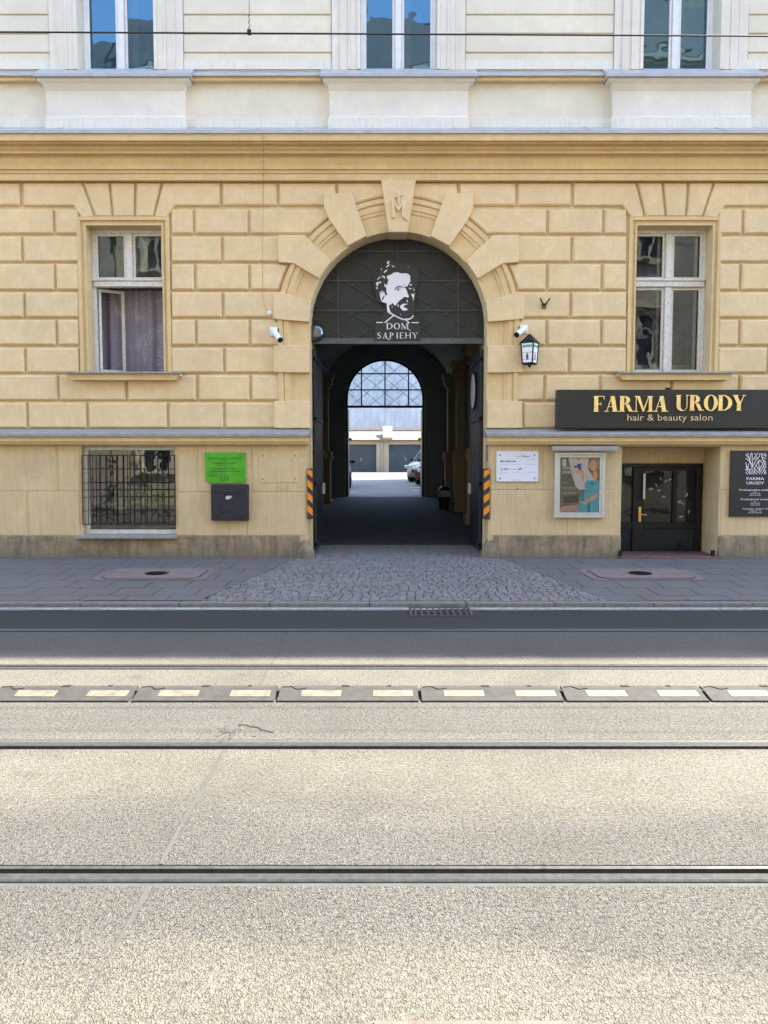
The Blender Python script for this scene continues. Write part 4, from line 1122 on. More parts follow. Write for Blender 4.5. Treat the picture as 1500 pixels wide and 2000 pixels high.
def dp(m):
    k = .09 / F * ys
    def st(p, w, e=.0085): m.stroke([S(a, b) for a, b in p], [q * k for q in w] if isinstance(w, list) else w * k, ys - e, .002)
    st([(560, 730), (600, 690), (650, 665), (700, 668), (760, 690), (820, 690)], [8, 22, 26, 24, 10, 8]); st([(560, 760), (610, 715), (660, 705), (710, 730)], [5, 9, 9, 6], .009); 
    m.flat([S(a, b) for a, b in ((618, 728), (640, 716), (662, 728), (658, 750), (640, 756), (622, 748))], ys - .0095)
    st([(255, 850), (250, 800), (290, 780), (325, 810)], [8, 14, 14, 8]); st([(290, 960), (310, 920), (345, 850)], [26, 30, 16]); st([(755, 905), (790, 895), (835, 905)], [18, 14, 10])
    st([(760, 640), (780, 615)], 12)
part('portrait_shading', PLATE, sg, dp)
# glyphs drawn from strokes: (polygons in unit height)
def glyphs(w, t, sf):
    """w thick stroke, t thin stroke, sf serif overhang"""
    def q(x0, z0, x1, z1): return [(x0, z0), (x1, z0), (x1, z1), (x0, z1)]
    def serif(xc, hw, top=False): return q(xc - hw - sf, 1 - t, xc + hw + sf, 1) if top else q(xc - hw - sf, 0, xc + hw + sf, t)
    def diag(x0, z0, x1, z1, ww): return [(x0, z0), (x0 + ww, z0), (x1 + ww, z1), (x1, z1)]
    def bowl(xl, z0, z1, rx, full=False):
        zc, rz = (z0 + z1) / 2, (z1 - z0) / 2
        a = [(xl + rx * sin(pi * k / 20), zc + rz * cos(pi * k / 20)) for k in range(21)]
        b = [(xl + (rx - w) * sin(pi * k / 20), zc + (rz - t) * cos(pi * k / 20)) for k in range(21)]
        return a + b[::-1]
    h = w / 2; G_ = {}
    s = sf + h
    G_['F'] = (.62, [q(s - h, t, s + h, 1 - t), serif(s, h), q(0, 1 - t, .62, 1), [(.56, 1 - t), (.62, 1 - t), (.62, .70)], q(s + h, .5 - t / 2, .44, .5 + t / 2), [(.40, .5 - t/2), (.44, .36), (.44, .64), (.40, .5 + t/2)]])
    G_['A'] = (.86, [diag(.12, t, .40, 1, t), diag(.50, t, .40 - w * .45 + t, 1, w), q(0, 0, .26, t), q(.44, 0, .86, t), q(.21, .3, .55, .3 + t)])
    G_['R'] = (.84, [q(s - h, t, s + h, 1 - t), serif(s, h), q(0, 1 - t, s + h, 1), bowl(s + h, .47, 1, .34), diag(.56, 0, s + h + .08, .47, w * .9), q(.56 + w * .9, 0, .84 + .04, t)])
    G_['M'] = (1.10, [q(.09, t, .09 + t, 1 - t), q(0, 0, .22, t), q(0, 1 - t, .09 + w, 1), [(.09 + t, 1 - t), (.09 + w, 1 - t), (.55, .22), (.55, 0), (.49, 0)], [(.55, 0), (.55, .22), (.80, 1 - t), (.84, 1 - t), (.57, 0)], q(.84, t, .84 + w * .8, 1 - t), q(.74, 0, 1.10, t), q(.76, 1 - t, 1.08, 1)])
    G_['U'] = (.80, [q(s - h, .28, s + h, 1 - t), q(0, 1 - t, 2 * s, 1), q(.68 - t, .28, .68, 1 - t), q(.58, 1 - t, .80, 1), [(s - h + (.68 - s + h) / 2 * (1 - cos(pi * k / 16)), .28 - .30 * sin(pi * k / 16)) for k in range(17)] + [(s + h + (.68 - t - s - h) / 2 * (1 + cos(pi * k / 16)), .28 - (.30 - t) * sin(pi * k / 16)) for k in range(17)]])
    G_['O'] = (.84, [bowl(.42, -.02, 1.02, .42), [(.84 - x, z) for x, z in bowl(.42, -.02, 1.02, .42)]])
    G_['D'] = (.84, [q(s - h, t, s + h, 1 - t), q(0, 0, s + h, t), q(0, 1 - t, s + h, 1), bowl(s + h, 0, 1, .84 - s - h)])
    G_['Y'] = (.80, [q(.40 - h, t, .40 + h, .45), serif(.40, h), [(.06, 1 - t), (.06 + w, 1 - t), (.40 + h, .45), (.40 - h, .45)], [(.40 + h * .2, .45), (.40 + h, .45), (.70, 1 - t), (.70 - t, 1 - t)], q(0, 1 - t, .36, 1), q(.58, 1 - t, .80, 1)])
    G_['S'] = None
    G_['P'] = (.66, [q(s - h, t, s + h, 1 - t), serif(s, h), q(0, 1 - t, s + h, 1), bowl(s + h, .42, 1, .36)])
    G_['I'] = (.36, [q(.18 - h, t, .18 + h, 1 - t), serif(.18, h), serif(.18, h, True)])
    G_['E'] = (.6, [q(s - h, t, s + h, 1 - t), q(0, 0, .6, t), q(0, 1 - t, .58, 1), q(s + h, .5 - t/2, .46, .5 + t/2), [(.55, t), (.6, t), (.6, .2)], [(.53, 1 - t), (.58, 1 - t), (.58, .82)]])
    G_['H'] = (.76, [q(s - h, t, s + h, 1 - t), serif(s, h), serif(s, h, True), q(.76 - s - h, t, .76 - s + h, 1 - t), serif(.76 - s, h), serif(.76 - s, h, True), q(s + h, .5 - t/2, .76 - s - h, .5 + t/2)])
    return G_
def word(m, txt, x0, x1, pyb, hpx, Y, thick, w, t, sf, gap=.07, lift=0):
    Gd = glyphs(w, t, sf); tot = 0; lay = []
    for ch in txt:
        wd = .55 if ch == 'S' else Gd[ch][0]; lay.append((ch, tot, wd)); tot += wd + gap
    tot -= gap
    A, B = P(x0, pyb, Y), P(x1, pyb, Y); H = Z(pyb - hpx, Y) - A.z; k = (B.x - A.x) / tot
    for ch, o, wd in lay:
        if ch == 'S':
            pts = [(.50, .82), (.42, .96), (.28, .985), (.12, .92), (.08, .76), (.16, .62), (.32, .52), (.46, .40), (.48, .22), (.38, .06), (.24, .01), (.08, .06), (.02, .2)]
            ws = [t, t, t*1.2, w*.7, w*.9, w, w, w, w*.9, w*.7, t*1.2, t, t]
            m.stroke([(A.x + (o + a) * k, A.z + b * H) for a, b in pts], [q_ * k for q_ in ws], Y, thick); continue
        for n_, pl in enumerate(Gd[ch][1]):
            m.prism([(A.x + (o + a) * k, A.z + b * H) for a, b in pl], Y - n_ * .0006, Y + thick)
def dom(m):
    word(m, 'DOM', 755, 799, 643, 12, ys - .006, .006, .15, .055, .03, .16)
    word(m, 'SAPIEHY', 736.5, 816, 661, 11.5, ys - .006, .006, .12, .05, .02, .20)
    m.stroke([S(862, 1585), S(885, 1612), S(915, 1622)], .007, ys - .0075, .006); m.stroke([S(400, 1780), S(430, 1815), S(465, 1820)], .008, ys - .0075, .006)
part('lettering', INKW, sg, dom)
# convex mirror at the left end of the transom
mc = P(615, 650, YT - .08)
cm = thing('convex_mirror', 'small round convex traffic mirror at the left end of the transom panel', 'mirror', mc)
part('rim', BLACKM, cm, lambda m: m.lathe(mc, [(.12, .06), (.15, .05), (.15, -.005), (.135, -.01)], 28, 'Y'), smooth=True)
part('mirror_face', plain('mirror_chrome', (.14, .16, .18), .12, 1, .05, 3), cm, lambda m: m.lathe(mc, [(.134, -.008), (.12, -.02), (.09, -.036), (.04, -.046), (.001, -.048)], 28, 'Y'), smooth=True)
for s_, lab in ((-1, 'dark gate leaf folded back along the left side of the gateway'), (1, 'dark gate leaf folded back along the right side of the gateway')):
    xl = AX + s_ * (AR - .045)
    t = thing('gate_leaf', lab, 'gate', (xl, 13.1, ZW), 'open leaves of the street gate')
    def leaf(m):
        m.box(xl - .02, xl + .02, 13.12, 14.5, ZW + .06, Z(680, 13.1)); 
        for z in (.25, 1.3, 2.4, 3.4, 4.3): m.box(xl - .028 - .01 * (s_ > 0), xl + .028 + .01 * (s_ < 0), 13.12, 14.5, z, z + .06)
    part('panel', DARKM, t, leaf)
    part('lock', ALU, t, lambda m: m.box(xl - s_ * .02, xl - s_ * .07, 14.35, 14.45, 1.1, 1.3, .006))
xl = AX + AR - .085
rs = thing('round_sign', 'white round sign with dark rim fixed to the right gate leaf, seen almost edge-on', 'sign', (xl, 13.9, Z(764, 13.9)))
part('disc', INKW, rs, lambda m: m.lathe((xl, 13.9, Z(764, 13.9)), [(.31, -.012), (.31, .0)], 36, 'X'))
part('rim', BLACKM, rs, lambda m: m.lathe((xl, 13.9, Z(764, 13.9)), [(.335, -.008), (.335, .01)], 36, 'X'))
# intercom plates in the right jamb
for k, (pa, pb) in enumerate(((853, 877), (879, 901))):
    o = MB(); z1_, z0_ = Z(pa, 12.74), Z(pb, 12.74); o.box(AX + AR + .012, AX + AR + .075, YRUS - .05, YRUS - .034, z0_, z1_, .004)
    tag(o.build('intercom_plate', BLACKM), '%s dark intercom plate on the right corner of the gateway' % ('upper' if k == 0 else 'lower'), 'intercom', 'intercom plates on the gateway jamb')

# hazard strips on the gateway corners
for s_, x0, x1, lab in ((-1, 599.5, 611.5, 'orange and black striped bumper strip on the left corner of the gateway'), (1, 944.5, 956.5, 'orange and black striped bumper strip on the right corner of the gateway')):
    y = YBASE - .03
    a, b = P(x0, 915, y), P(x1, 1014, y); xA, xB, zT, zB_ = a.x, b.x, a.z, b.z
    t = thing('bumper_strip', lab, 'bumper strip', ((xA + xB) / 2, y, zB_), 'striped bumper strips on the gateway corners')
    part('rubber_back', HAZB, t, lambda m: m.box(xA, xB, y, YRUS - .038, zB_, zT, .008))
    def stp(m):
        Wd = xB - xA; H = zT - zB_; n = 4; pt_ = H / n
        for k in range(n):
            z = zB_ + (k + .25) * pt_; d = .075
            pl = [(xA + .006, z + (d if s_ < 0 else 0)), (xB - .006, z + (0 if s_ < 0 else d)), (xB - .006, z + .115 + (0 if s_ < 0 else d)), (xA + .006, z + .115 + (d if s_ < 0 else 0))]
            pl = [(p_, min(q_, zT - .01)) for p_, q_ in pl]
            m.flat(pl, y - .004)
    part('stripes', ORANGE, t, stp)

# inner gate
YI = 27.1
ig = thing('courtyard_gate', 'black arched inner gate with glazed lattice fanlight at the far end of the passage', 'gate', (IX, YI, .46))
zbi = Z(795, YI)
def igf(m):
    rr = [(IR + .02, 0), (IR - .07, 0)]
    secs = [[(IX + r, YI + .02, .42) for r, _ in rr]] + [[(IX + r * cos(pi * k / 30), YI + .02, IZ + r * sin(pi * k / 30)) for r, _ in rr] for k in range(31)] + [[(IX - r, YI + .02, .42) for r, _ in rr]]
    A = [[m.bm.verts.new(p) for p in q] for q in secs]; B = [[m.bm.verts.new((p[0], p[1] - .06, p[2])) for p in q] for q in secs]
    for k in range(len(A) - 1):
        m.f([A[k][0], A[k+1][0], A[k+1][1], A[k][1]]); m.f([B[k][1], B[k+1][1], B[k+1][0], B[k][0]]); m.f([A[k][1], A[k+1][1], B[k+1][1], B[k][1]])
    m.box(IX - IR, IX + IR, YI - .05, YI + .03, zbi - .03, zbi + .05)
part('frame', BLACKM, ig, igf)
part('lattice', BLACKM, ig, lambda m: lattice(m, IX, IZ, IR - .06, zbi, YI, 45.5 / F * YI, 31 / F * YI, [Z(761.5, YI), Z(730, YI)], .045, .014, .03))
part('fanlight_glass', GLASSG, ig, lambda m: m.flat([(IX + IR - .05, zbi)] + arc(IX, IZ, IR - .05, 0, pi, 30) + [(IX - IR + .05, zbi)], YI + .03))
for s_, lab in ((-1, 'left leaf of the black courtyard gate, standing open'), (1, 'right leaf of the black courtyard gate, standing open')):
    xl = IX + s_ * (IR - .03)
    t = thing('gate_leaf', lab, 'gate', (xl, YI + .3, .46), 'open leaves of the courtyard gate')
    part('panel', DARKM, t, lambda m: [m.box(xl - .025, xl + .025, YI + .1, YI + 1.35, .5, zbi - .04), m.box(xl - .035, xl + .035, YI + .1, YI + 1.35, 1.5, 1.6)])
    part('handle', BRASS, t, lambda m: m.lathe((xl - s_ * .08, YI + 1.2, 2.5), [(.01, -.06), (.05, -.03), (.06, .02), (.02, .07)], 12))
# bin in the passage
bx, by = 1.72, 22.0
t = thing('waste_bin', 'dark lidded waste bin with a pale bag inside the passage on the right', 'bin', (bx, by, .33))
part('body', plain('dark_plastic', (.02, .022, .024), .6), t, lambda m: m.lathe((bx, by, .33), [(.17, .0), (.18, .02), (.22, .55), (.23, .6)], 20), smooth=True)
part('bag', plain('pale_bag', (.35, .42, .45), .6, 0, .3, 12), t, lambda m: m.lathe((bx, by, .33), [(.235, .45), (.25, .55), (.24, .64), (.20, .68)], 14), smooth=True)
part('lid', BLACKM, t, lambda m: m.lathe((bx, by, .33), [(.21, .68), (.2, .74), (.1, .82), (.02, .84)], 20), smooth=True)
part('lid_handle', BLACKM, t, lambda m: m.tube([(bx, by, 1.1), (bx, by, 1.35)], .03, 8))
t.scale = (.8, .8, .8)

# ---------------------------------------------------------------- things on the facade
# salon signboard
y = 12.50
a, b = P(1088, 761, y), P(1560, 836, y)
t = thing('salon_signboard', 'long dark signboard with gold letters FARMA URODY over hair & beauty salon', 'sign', (a.x, y, b.z))
part('board', BLACKF, t, lambda m: m.box(a.x, b.x, y, y + .13, b.z - .002, a.z, .004))
part('gold_lettering', GOLD, t, lambda m: (word(m, 'FARMA', 1159, 1305, 804, 30.5, y - .025, .024, .235, .05, .035, .01), word(m, 'URODY', 1320, 1456, 802, 30.5, y - .025, .024, .235, .05, .035, .01)))
part('small_lettering', SILV, t, lambda m: m.text('hair & beauty salon', 1225, 1391, 821.5, 13.2, y - .012, -.006, .008))
part('fixing_lug', BLACKM, t, lambda m: m.box(X(1303, 757, y), X(1310, 757, y), y + .02, y + .1, a.z, a.z + .035))
# black information plate
y = YBASE - .05
a, b = P(1428, 880, y), P(1536, 1009, y)
t = thing('salon_price_plate', 'tall black plate with white branch emblem and opening hours right of the shop door', 'sign', (a.x, y, b.z))
part('plate', BLACKF, t, lambda m: m.box(a.x, b.x, y, y + .03, b.z, a.z, .004))
def em(m):
    k = 1 / F * y
    E = lambda u, v: (P(1420 + u * .07, 875 + v * .07, y).x, P(1420 + u * .07, 875 + v * .07, y).z)
    L = [[(590, 130), (580, 220), (640, 370), (720, 540)], [(515, 170), (600, 280)], [(680, 130), (640, 250), (635, 340)], [(700, 150), (700, 330), (720, 530)], [(870, 135), (760, 270), (735, 330)], [(760, 135), (790, 190)], [(915, 150), (905, 230), (800, 350), (735, 480)],
         [(515, 290), (600, 350), (680, 470), (700, 620), (690, 735)], [(515, 400), (545, 500), (590, 600)], [(610, 430), (580, 560), (640, 640), (640, 735)], [(530, 500), (560, 620)], [(500, 600), (570, 640), (640, 730)], [(515, 670), (570, 735)], [(660, 570), (620, 650)],
         [(900, 330), (880, 400), (895, 520), (890, 730)], [(900, 330), (830, 440), (760, 560), (745, 735)], [(910, 330), (990, 430), (1050, 600), (1080, 720)], [(800, 470), (880, 600)], [(760, 560), (860, 680)], [(760, 650), (830, 735)], [(970, 470), (900, 620)], [(1010, 520), (920, 680)], [(1030, 600), (950, 735)], [(1050, 660), (1040, 735)],
         [(960, 140), (970, 260), (1090, 560)], [(970, 160), (1090, 240)], [(975, 250), (1090, 300)], [(1000, 330), (1090, 390)], [(1030, 400), (1090, 460)], [(1040, 140), (1095, 210)], [(845, 250), (770, 310)]]
    for i, p in enumerate(L): m.stroke([E(*q_) for q_ in p], [.0105] * len(p), y - .003 - .0002 * (i % 9), .003)
part('branch_emblem', INKW, t, em)
def ptx(m):
    m.text('FARMA', 1458, 1492.5, 937.5, 5.6, y - .003, .012); m.text('URODY', 1458, 1492.5, 946, 5.6, y - .003, .012)
    for s_, x0_, x1_, py, h in (('Profesjonalna pielęgnacja', 1444, 1520, 958.5, 3.6), ('włosów', 1470, 1479, 961.8, 1.7), ('skóry & ciała', 1465, 1485, 964.8, 1.8), ('dłoni & stóp', 1464, 1486, 968, 1.8), ('Profesjonal treatments', 1447, 1520, 976.7, 3.4), ('hair', 1472, 1477, 980, 1.7), ('face & body', 1466, 1484, 983.4, 1.9), ('hands & feet', 1466, 1484, 987, 1.9), ('Poniedziałek - Piątek 9 - 20', 1451, 1499, 995, 2.6), ('Sobota 9 - 15', 1464, 1486, 998.6, 2.3), ('Tel. 577 222 722', 1461, 1488, 1002.2, 2.3)):
        m.text(s_, x0_, x1_, py, h, y - .003, .01)
part('lettering', INKW, t, ptx)
# green plaque
y = YBASE - .045
t = thing('green_plaque', 'bright green plastic plaque with dark lettering and a broken lower left corner', 'sign', P(440, 943, y))
gp_ = [(399.5, 883.5), (479.5, 883.5), (480, 943.5), (408, 943.5), (404, 940), (401, 934)]
part('plate', GREEN, t, lambda m: m.prism([tuple(P(a, b, y).xz) for a, b in gp_], y, y + .02, .003))
def gtx(m):
    for s_, x0_, x1_, py, h in (('Kolegiata Centrum Edukacji', 406, 471, 896.5, 3.2), ('dla dzieci', 432, 445, 900.3, 1.6), ('Kolegiata Fundacja', 416, 461.5, 905.8, 3.2), ('na rzecz edukacji', 422, 456, 909.8, 1.6), ('Kolegiata Centrum', 416, 461, 916.4, 3), ('Doskonalenia Nauczycieli', 410, 468, 921.6, 3), ('www.kolegiata', 407, 427, 928, 1.5), ('biuro@edukacja', 407, 427, 930.5, 1.5), ('tel. 12 422 14', 454, 472, 927, 1.5), ('tel. 12 422 15', 454, 472, 930.3, 1.5)):
        m.text(s_, x0_, x1_, py, h, y - .002, .012)
    for p in ([(431, 931), (433.5, 934), (432.5, 938.5), (439, 938.5), (439, 930.5), (436, 930.5)], [(447, 931), (444.5, 935), (445, 938.5), (441.5, 938)]):
        m.stroke([tuple(P(a, b, y).xz) for a, b in p], .009, y - .003, .002)
part('lettering', INKB, t, gtx)
# white plaque
y = YBASE - .04
t = thing('white_plaque', 'white office plaque with small black and pink lettering right of the gateway', 'sign', P(1010, 940, y))
a, b = P(970, 881.5, y), P(1051, 940.5, y)
part('plate', plain('white_acrylic', (0.663, 0.663, 0.748), .3, 0, .04, 4), t, lambda m: m.box(a.x, b.x, y, y + .025, b.z, a.z, .003))
def w1(m):
    m.text('Home', 1018.5, 1034, 892.5, 3.6, y - .002, .02); m.text('Mike Dźwonek', 977, 1008, 902.3, 3.6, y - .002, .02)
    m.text('my', 984.5, 991.5, 917, 3.6, y - .002, .03); m.text('.pl', 1012.5, 1018.5, 917, 3.6, y - .002, .03)
    m.stroke([tuple(P(q_[0], q_[1], y).xz) for q_ in ((978, 914), (981.5, 916.5), (978, 919))], .008, y - .003, .002)
    for px, py in ((976.5, 889), (1044, 888.5), (976.5, 934.5), (1044, 934)): m.lathe(P(px, py, y - .004), [(.012, .004), (.012, 0), (.006, -.003)], 10, 'Y')
part('black_lettering', INKB, t, w1)
def w2(m):
    m.text('Just', 1008, 1016.5, 892.5, 3.6, y - .002)
    for x0_, x1_, py in ((1027, 1046, 897), (975, 992, 908), (1002, 1017, 908), (1028, 1047, 908), (975, 992, 923.5), (1001, 1019, 923), (1028, 1047, 923), (1003, 1018, 938)): m.text('biuro krakow 6', x0_, x1_, py, 1.5, y - .002, .01)
    m.stroke([tuple(P(q_[0], q_[1], y).xz) for q_ in ((1009, 887), (1016, 884.5), (1024, 887))], .004, y - .003, .002)
part('grey_lettering', INKG, t, w2)
part('pink_lettering', INKP, t, lambda m: m.text('promo', 992.5, 1011.5, 917, 3.4, y - .002, .02))
# poster case
y = YBASE - .09
t = thing('poster_case', 'white metal poster case on the wall showing a woman in a blue dress', 'poster case', P(1133, 1011, y))
x0_, x1_, z1_, z0_ = X(1084, 947, y), X(1182, 947, y), Z(883.5, y), Z(1011.5, y)
def pcf(m):
    w = .045; w2_ = .085
    for (w_a, w_b, yy) in ((0, w, y), (w, w2_, y + .012)):
        for p in (rect(x0_ + w_a, x0_ + w_b, z0_ + w_a, z1_ - w_a), rect(x1_ - w_b, x1_ - w_a, z0_ + w_a, z1_ - w_a), rect(x0_ + w_b, x1_ - w_b, z1_ - w_b, z1_ - w_a), rect(x0_ + w_b, x1_ - w_b, z0_ + w_a, z0_ + w_b)): m.prism(p, yy, YBASE - .001, .004)
    m.box(x1_ - .07, x1_ - .06, y - .006, y + .01, Z(950, y), Z(946, y))
part('frame', ALU, t, pcf)
yp = YBASE - .035
def pos(m):
    n = [0]
    def pg(mi, p):
        m.m = mi; n[0] += 1; m.flat([tuple(P(1080 + q_[0] * .0733, 880 + q_[1] * .0733, yp).xz) for q_ in p], yp - .0008 * n[0])
    pg(0, [(150, 140), (1300, 140), (1300, 1710), (150, 1710)])
    pg(1, [(400, 150), (1290, 150), (1290, 1000), (700, 1050), (600, 950), (500, 640)])
    pg(5, [(160, 1500), (700, 1430), (1290, 1500), (1290, 1700), (160, 1700)])
    pg(6, [(250, 230), (360, 230), (360, 420), (250, 430)])
    pg(2, [(590, 170), (740, 170), (740, 260), (690, 300), (620, 230)]); pg(3, [(650, 350), (750, 340), (760, 520), (690, 520), (650, 450), (550, 450), (550, 410), (650, 400)])
    pg(2, [(600, 530), (800, 530), (830, 620), (820, 800), (780, 800), (760, 640), (640, 600)])
    pg(4, [(950, 230), (1020, 170), (1200, 165), (1260, 260), (1270, 600), (1230, 800), (1150, 830), (1060, 700), (1000, 600), (940, 500)])
    pg(2, [(980, 300), (1080, 230), (1170, 340), (1180, 480), (1100, 560), (1010, 520), (960, 430)]); pg(2, [(1070, 560), (1160, 540), (1200, 700), (1140, 800), (1060, 700)])
    pg(7, [(830, 880), (920, 790), (1060, 800), (1180, 790), (1260, 900), (1265, 1690), (680, 1690), (690, 1400), (760, 1150), (860, 1060)])
    pg(2, [(770, 1400), (1000, 1230), (1200, 1120), (1200, 1220), (1000, 1340), (830, 1440)]); pg(8, [(760, 1100), (820, 1080), (810, 1330), (760, 1350)]); pg(8, [(950, 1340), (980, 1420), (990, 1680), (940, 1680), (900, 1500)])
    pg(9, [(290, 1210), (680, 1200), (650, 1380), (290, 1400)])
    pg(8, [(980, 850), (1060, 830), (1080, 900), (1000, 930)])
    m.m = 6
    for (s_, xa_, xb_, py, h) in (('Oferta', 1099, 1127, 916.5, 5.2), ('piękna', 1099, 1126, 924, 5.2), ('Sezon', 1099, 1109.5, 943, 1.7), ('zabiegi dla urody', 1099, 1126, 953.5, 1.7), ('Zapraszamy', 1099, 1124, 963.5, 1.9)): m.text(s_, xa_, xb_, py, h, yp - .0185, .03)
    for i, p in enumerate([[(1000, 230), (1100, 200), (1200, 380)], [(1150, 170), (1200, 300)], [(1250, 220), (1200, 380), (1230, 480)], [(1120, 330), (1010, 240)], [(1230, 1000), (1180, 1200), (1050, 1290)], [(1260, 1120), (1190, 1270)], [(960, 1240), (1080, 1310)]]):
        m.stroke([tuple(P(1080 + q_[0] * .0733, 880 + q_[1] * .0733, yp).xz) for q_ in p], .008, yp - .018 - .0003 * i, .001)
part('poster', [PGREY, PLIL, SKIN, PBLUE, HAIR, PROSE, INKW, DRESS, plain('printed_deep_blue', (.03, .25, .55), .5), plain('printed_dark_green', (.05, .06, .05), .5)], t, pos)
part('cover_glass', GLASSC, t, lambda m: m.flat(rect(x0_ + .08, x1_ - .08, z0_ + .08, z1_ - .08), yp - .03))
# mailbox
y = YBASE - .13
t = thing('mailbox', 'square dark cast metal letter box under the green plaque', 'mailbox', P(448, 1017, y))
x0m, x1m, z1m, z0m = X(412, 980, y), X(484, 980, y), Z(946, y), Z(1017, y)
part('body', MAILM, t, lambda m: (m.box(x0m, x1m, y, YBASE, z0m, z1m, .006), m.prism(rect(x0m + .04, x1m - .04, z0m + .04, z1m - .06), y - .008, y, .006)))
def mr(m):
    c = Vector(((x0m + x1m) / 2, 0, (z0m + z1m) / 2)); w = (x1m - x0m) / 2
    for a0 in range(4):
        pts = []
        for k in range(11):
            u = -1 + k / 5; r = .62 - .20 * (1 - u * u); p = Vector((u * w * .75, 0, r * w * 1.1)); an = a0 * pi / 2
            pts.append((c.x + p.x * cos(an) - p.z * sin(an), y - .010, c.z - .0 + p.x * sin(an) + p.z * cos(an)))
        m.tube(pts, .007, 6)
part('raised_scrolls', MAILM, t, mr)
part('flap', MAILM, t, lambda m: m.prism(rect(x0m + .08, x1m - .08, z1m - .14, z1m - .09), y - .016, y - .005, .004))
part('badge', plain('worn_silver', (.5, .5, .52), .4, .5), t, lambda m: m.prism([tuple(P(a, b, y).xz) for a, b in ((441, 970.5), (445, 968), (454, 969), (450, 974), (444, 976), (441, 974))], y - .014, y - .006, .002))
# graffiti scratched under the panel (painted mark)
t = MB()
for p in ([(540, 957), (541, 950), (544, 951), (543, 954), (541, 954)], [(547, 957), (549, 952), (551, 957)], [(554, 957), (555, 951), (558, 955), (561, 950), (562, 957)], [(564, 957), (566, 951), (568, 957)]):
    t.stroke([tuple(P(a, b, YBASE).xz) for a, b in p], .006, YBASE - .0108, .001)
t.build('scratched_writing', plain('scratch_brown', (.30, .22, .13), .9), base)
def bolts(m):
    for a, b in ((513, 890), (576, 890), (513, 936), (576, 935), (1011, 954)): m.lathe(P(a, b, YBASE - .022), [(.014, .006), (.014, 0), (.002, -.004)], 8, 'Y')
part('bolt_heads', plain('rusty_bolt', (.2, .12, .08), .8), base, bolts)
# cctv cameras
for s_, mx, my, bx_, by_, lab in ((1, 535, 648, 547.5, 664, 'white bullet CCTV camera left of the gateway arch pointing down to the right'), (-1, 1022, 644, 1009, 654, 'white bullet CCTV camera right of the gateway arch pointing down to the left')):
    ym = YRUS - .045
    c = P(mx, my, ym)
    t = thing('security_camera', lab, 'security camera', c, 'bullet cameras beside the gateway')
    part('junction_box', WHITEC, t, lambda m: m.box(c.x - .065, c.x + .065, ym - .05, ym + .01, c.z - .07, c.z + .07, .012))
    e = P(bx_, by_, ym - .22); st_ = Vector((c.x + s_ * .01, ym - .09, c.z - .0)); d = (e - st_).normalized()
    part('arm', WHITEC, t, lambda m: m.tube([(c.x, ym - .04, c.z), st_], .03, 12))
    part('barrel', WHITEC, t, lambda m: m.tube([st_ - d * .04, st_ - d * .035, e - d * .012], [.03, .045, .048], 18), smooth=True)
    part('lens_hood', BLACKM, t, lambda m: m.tube([e - d * .012, e + d * .012], .044, 18))
    part('bracket', BLACKM, t, lambda m: m.box(c.x + s_ * .066, c.x + s_ * .085, ym - .04, ym, c.z - .04, c.z + .05))
# small round sensor and the thin cable down the wall
c = P(527.5, 611, YRUS - .06)
t = MB(); t.lathe(c, [(.045, .03), (.045, .0), (.035, -.012), (.01, -.018)], 24, 'Y')
tag(t.build('round_sensor', WHITEC, smooth=True), 'tiny round white sensor disc on the wall left of the arch', 'sensor')
t = MB()
pts = [(500, 250, 12.6), (508, 254, 12.33), (512, 262, 12.29), (514, 277, 12.31), (515, 290, 12.46), (514.5, 316, 12.60), (514.5, 352, 12.62), (514, 360, 12.73), (513.5, 420, 12.735), (513, 500, 12.735), (513, 580, 12.735), (516, 596, 12.735), (524, 607, 12.735)]
t.tube([P(*q_) for q_ in pts], .004, 6)
for px, py, yy in ((513, 268, 12.30), (515, 293, 12.47), (514.5, 316, 12.59), (514, 341, 12.64)): t.lathe(P(px, py, yy), [(.012, .01), (.014, 0), (.004, -.012)], 8, 'Y')
tag(t.build('wall_cable', plain('cable_sheath', (.30, .24, .18), .7)), 'thin cable running down the facade from the cornice to the round sensor', 'cable')
# old wall bracket right of arch
c = P(1062, 596, YRUS - .05)
t = thing('flag_holder', 'small rusty two-pronged holder on the wall right of the arch', 'bracket', c)
part('base', plain('dull_bronze', (0.14, 0.126, 0.084), .6, .5), t, lambda m: (m.box(c.x - .035, c.x + .035, c.y - .03, c.y + .01, c.z - .06, c.z + .03, .006)))
for s_ in (-1, 1): part('prong', BLACKM, t, lambda m: (m.tube([(c.x + s_ * .01, c.y - .04, c.z - .01), (c.x + s_ * .07, c.y - .10, c.z + .075)], .012, 8), m.lathe((c.x + s_ * .072, c.y - .102, c.z + .082), [(.004, -.016), (.017, 0), (.004, .016)], 8)))
# lantern with house number
c = P(1034.5, 690, YRUS - .20)
t = thing('house_number_lantern', 'black four-sided lantern with white panes, green bands and the number 6', 'lantern', c)
rot = Matrix.Rotation(R(-34), 4, 'Z')
def LQ(x, y, z): v = rot @ Vector((x, y, z)); return (c.x + v.x, c.y + v.y, c.z + v.z)
hw, zt_, zb_ = .105, .165, -.165
def lbar(m, a, b, r=.009): m.tube([LQ(*a), LQ(*b)], r, 4)
def lf(m):
    k = .82
    for sx in (-1, 1):
        for sy in (-1, 1): lbar(m, (sx * hw, sy * hw, zt_), (sx * hw * k, sy * hw * k, zb_), .013)
    for z, h_ in ((zt_, hw), (zb_, hw * k)):
        cs = [(-h_, -h_, z), (h_, -h_, z), (h_, h_, z), (-h_, h_, z)]
        for q_ in range(4): lbar(m, cs[q_], cs[(q_ + 1) % 4], .014)
    f_ = [LQ(sx * hw * k, sy * hw * k, zb_) for sx, sy in ((-1, -1), (1, -1), (1, 1), (-1, 1))]; m.face(f_[::-1])
part('frame', BLACKM, t, lf)
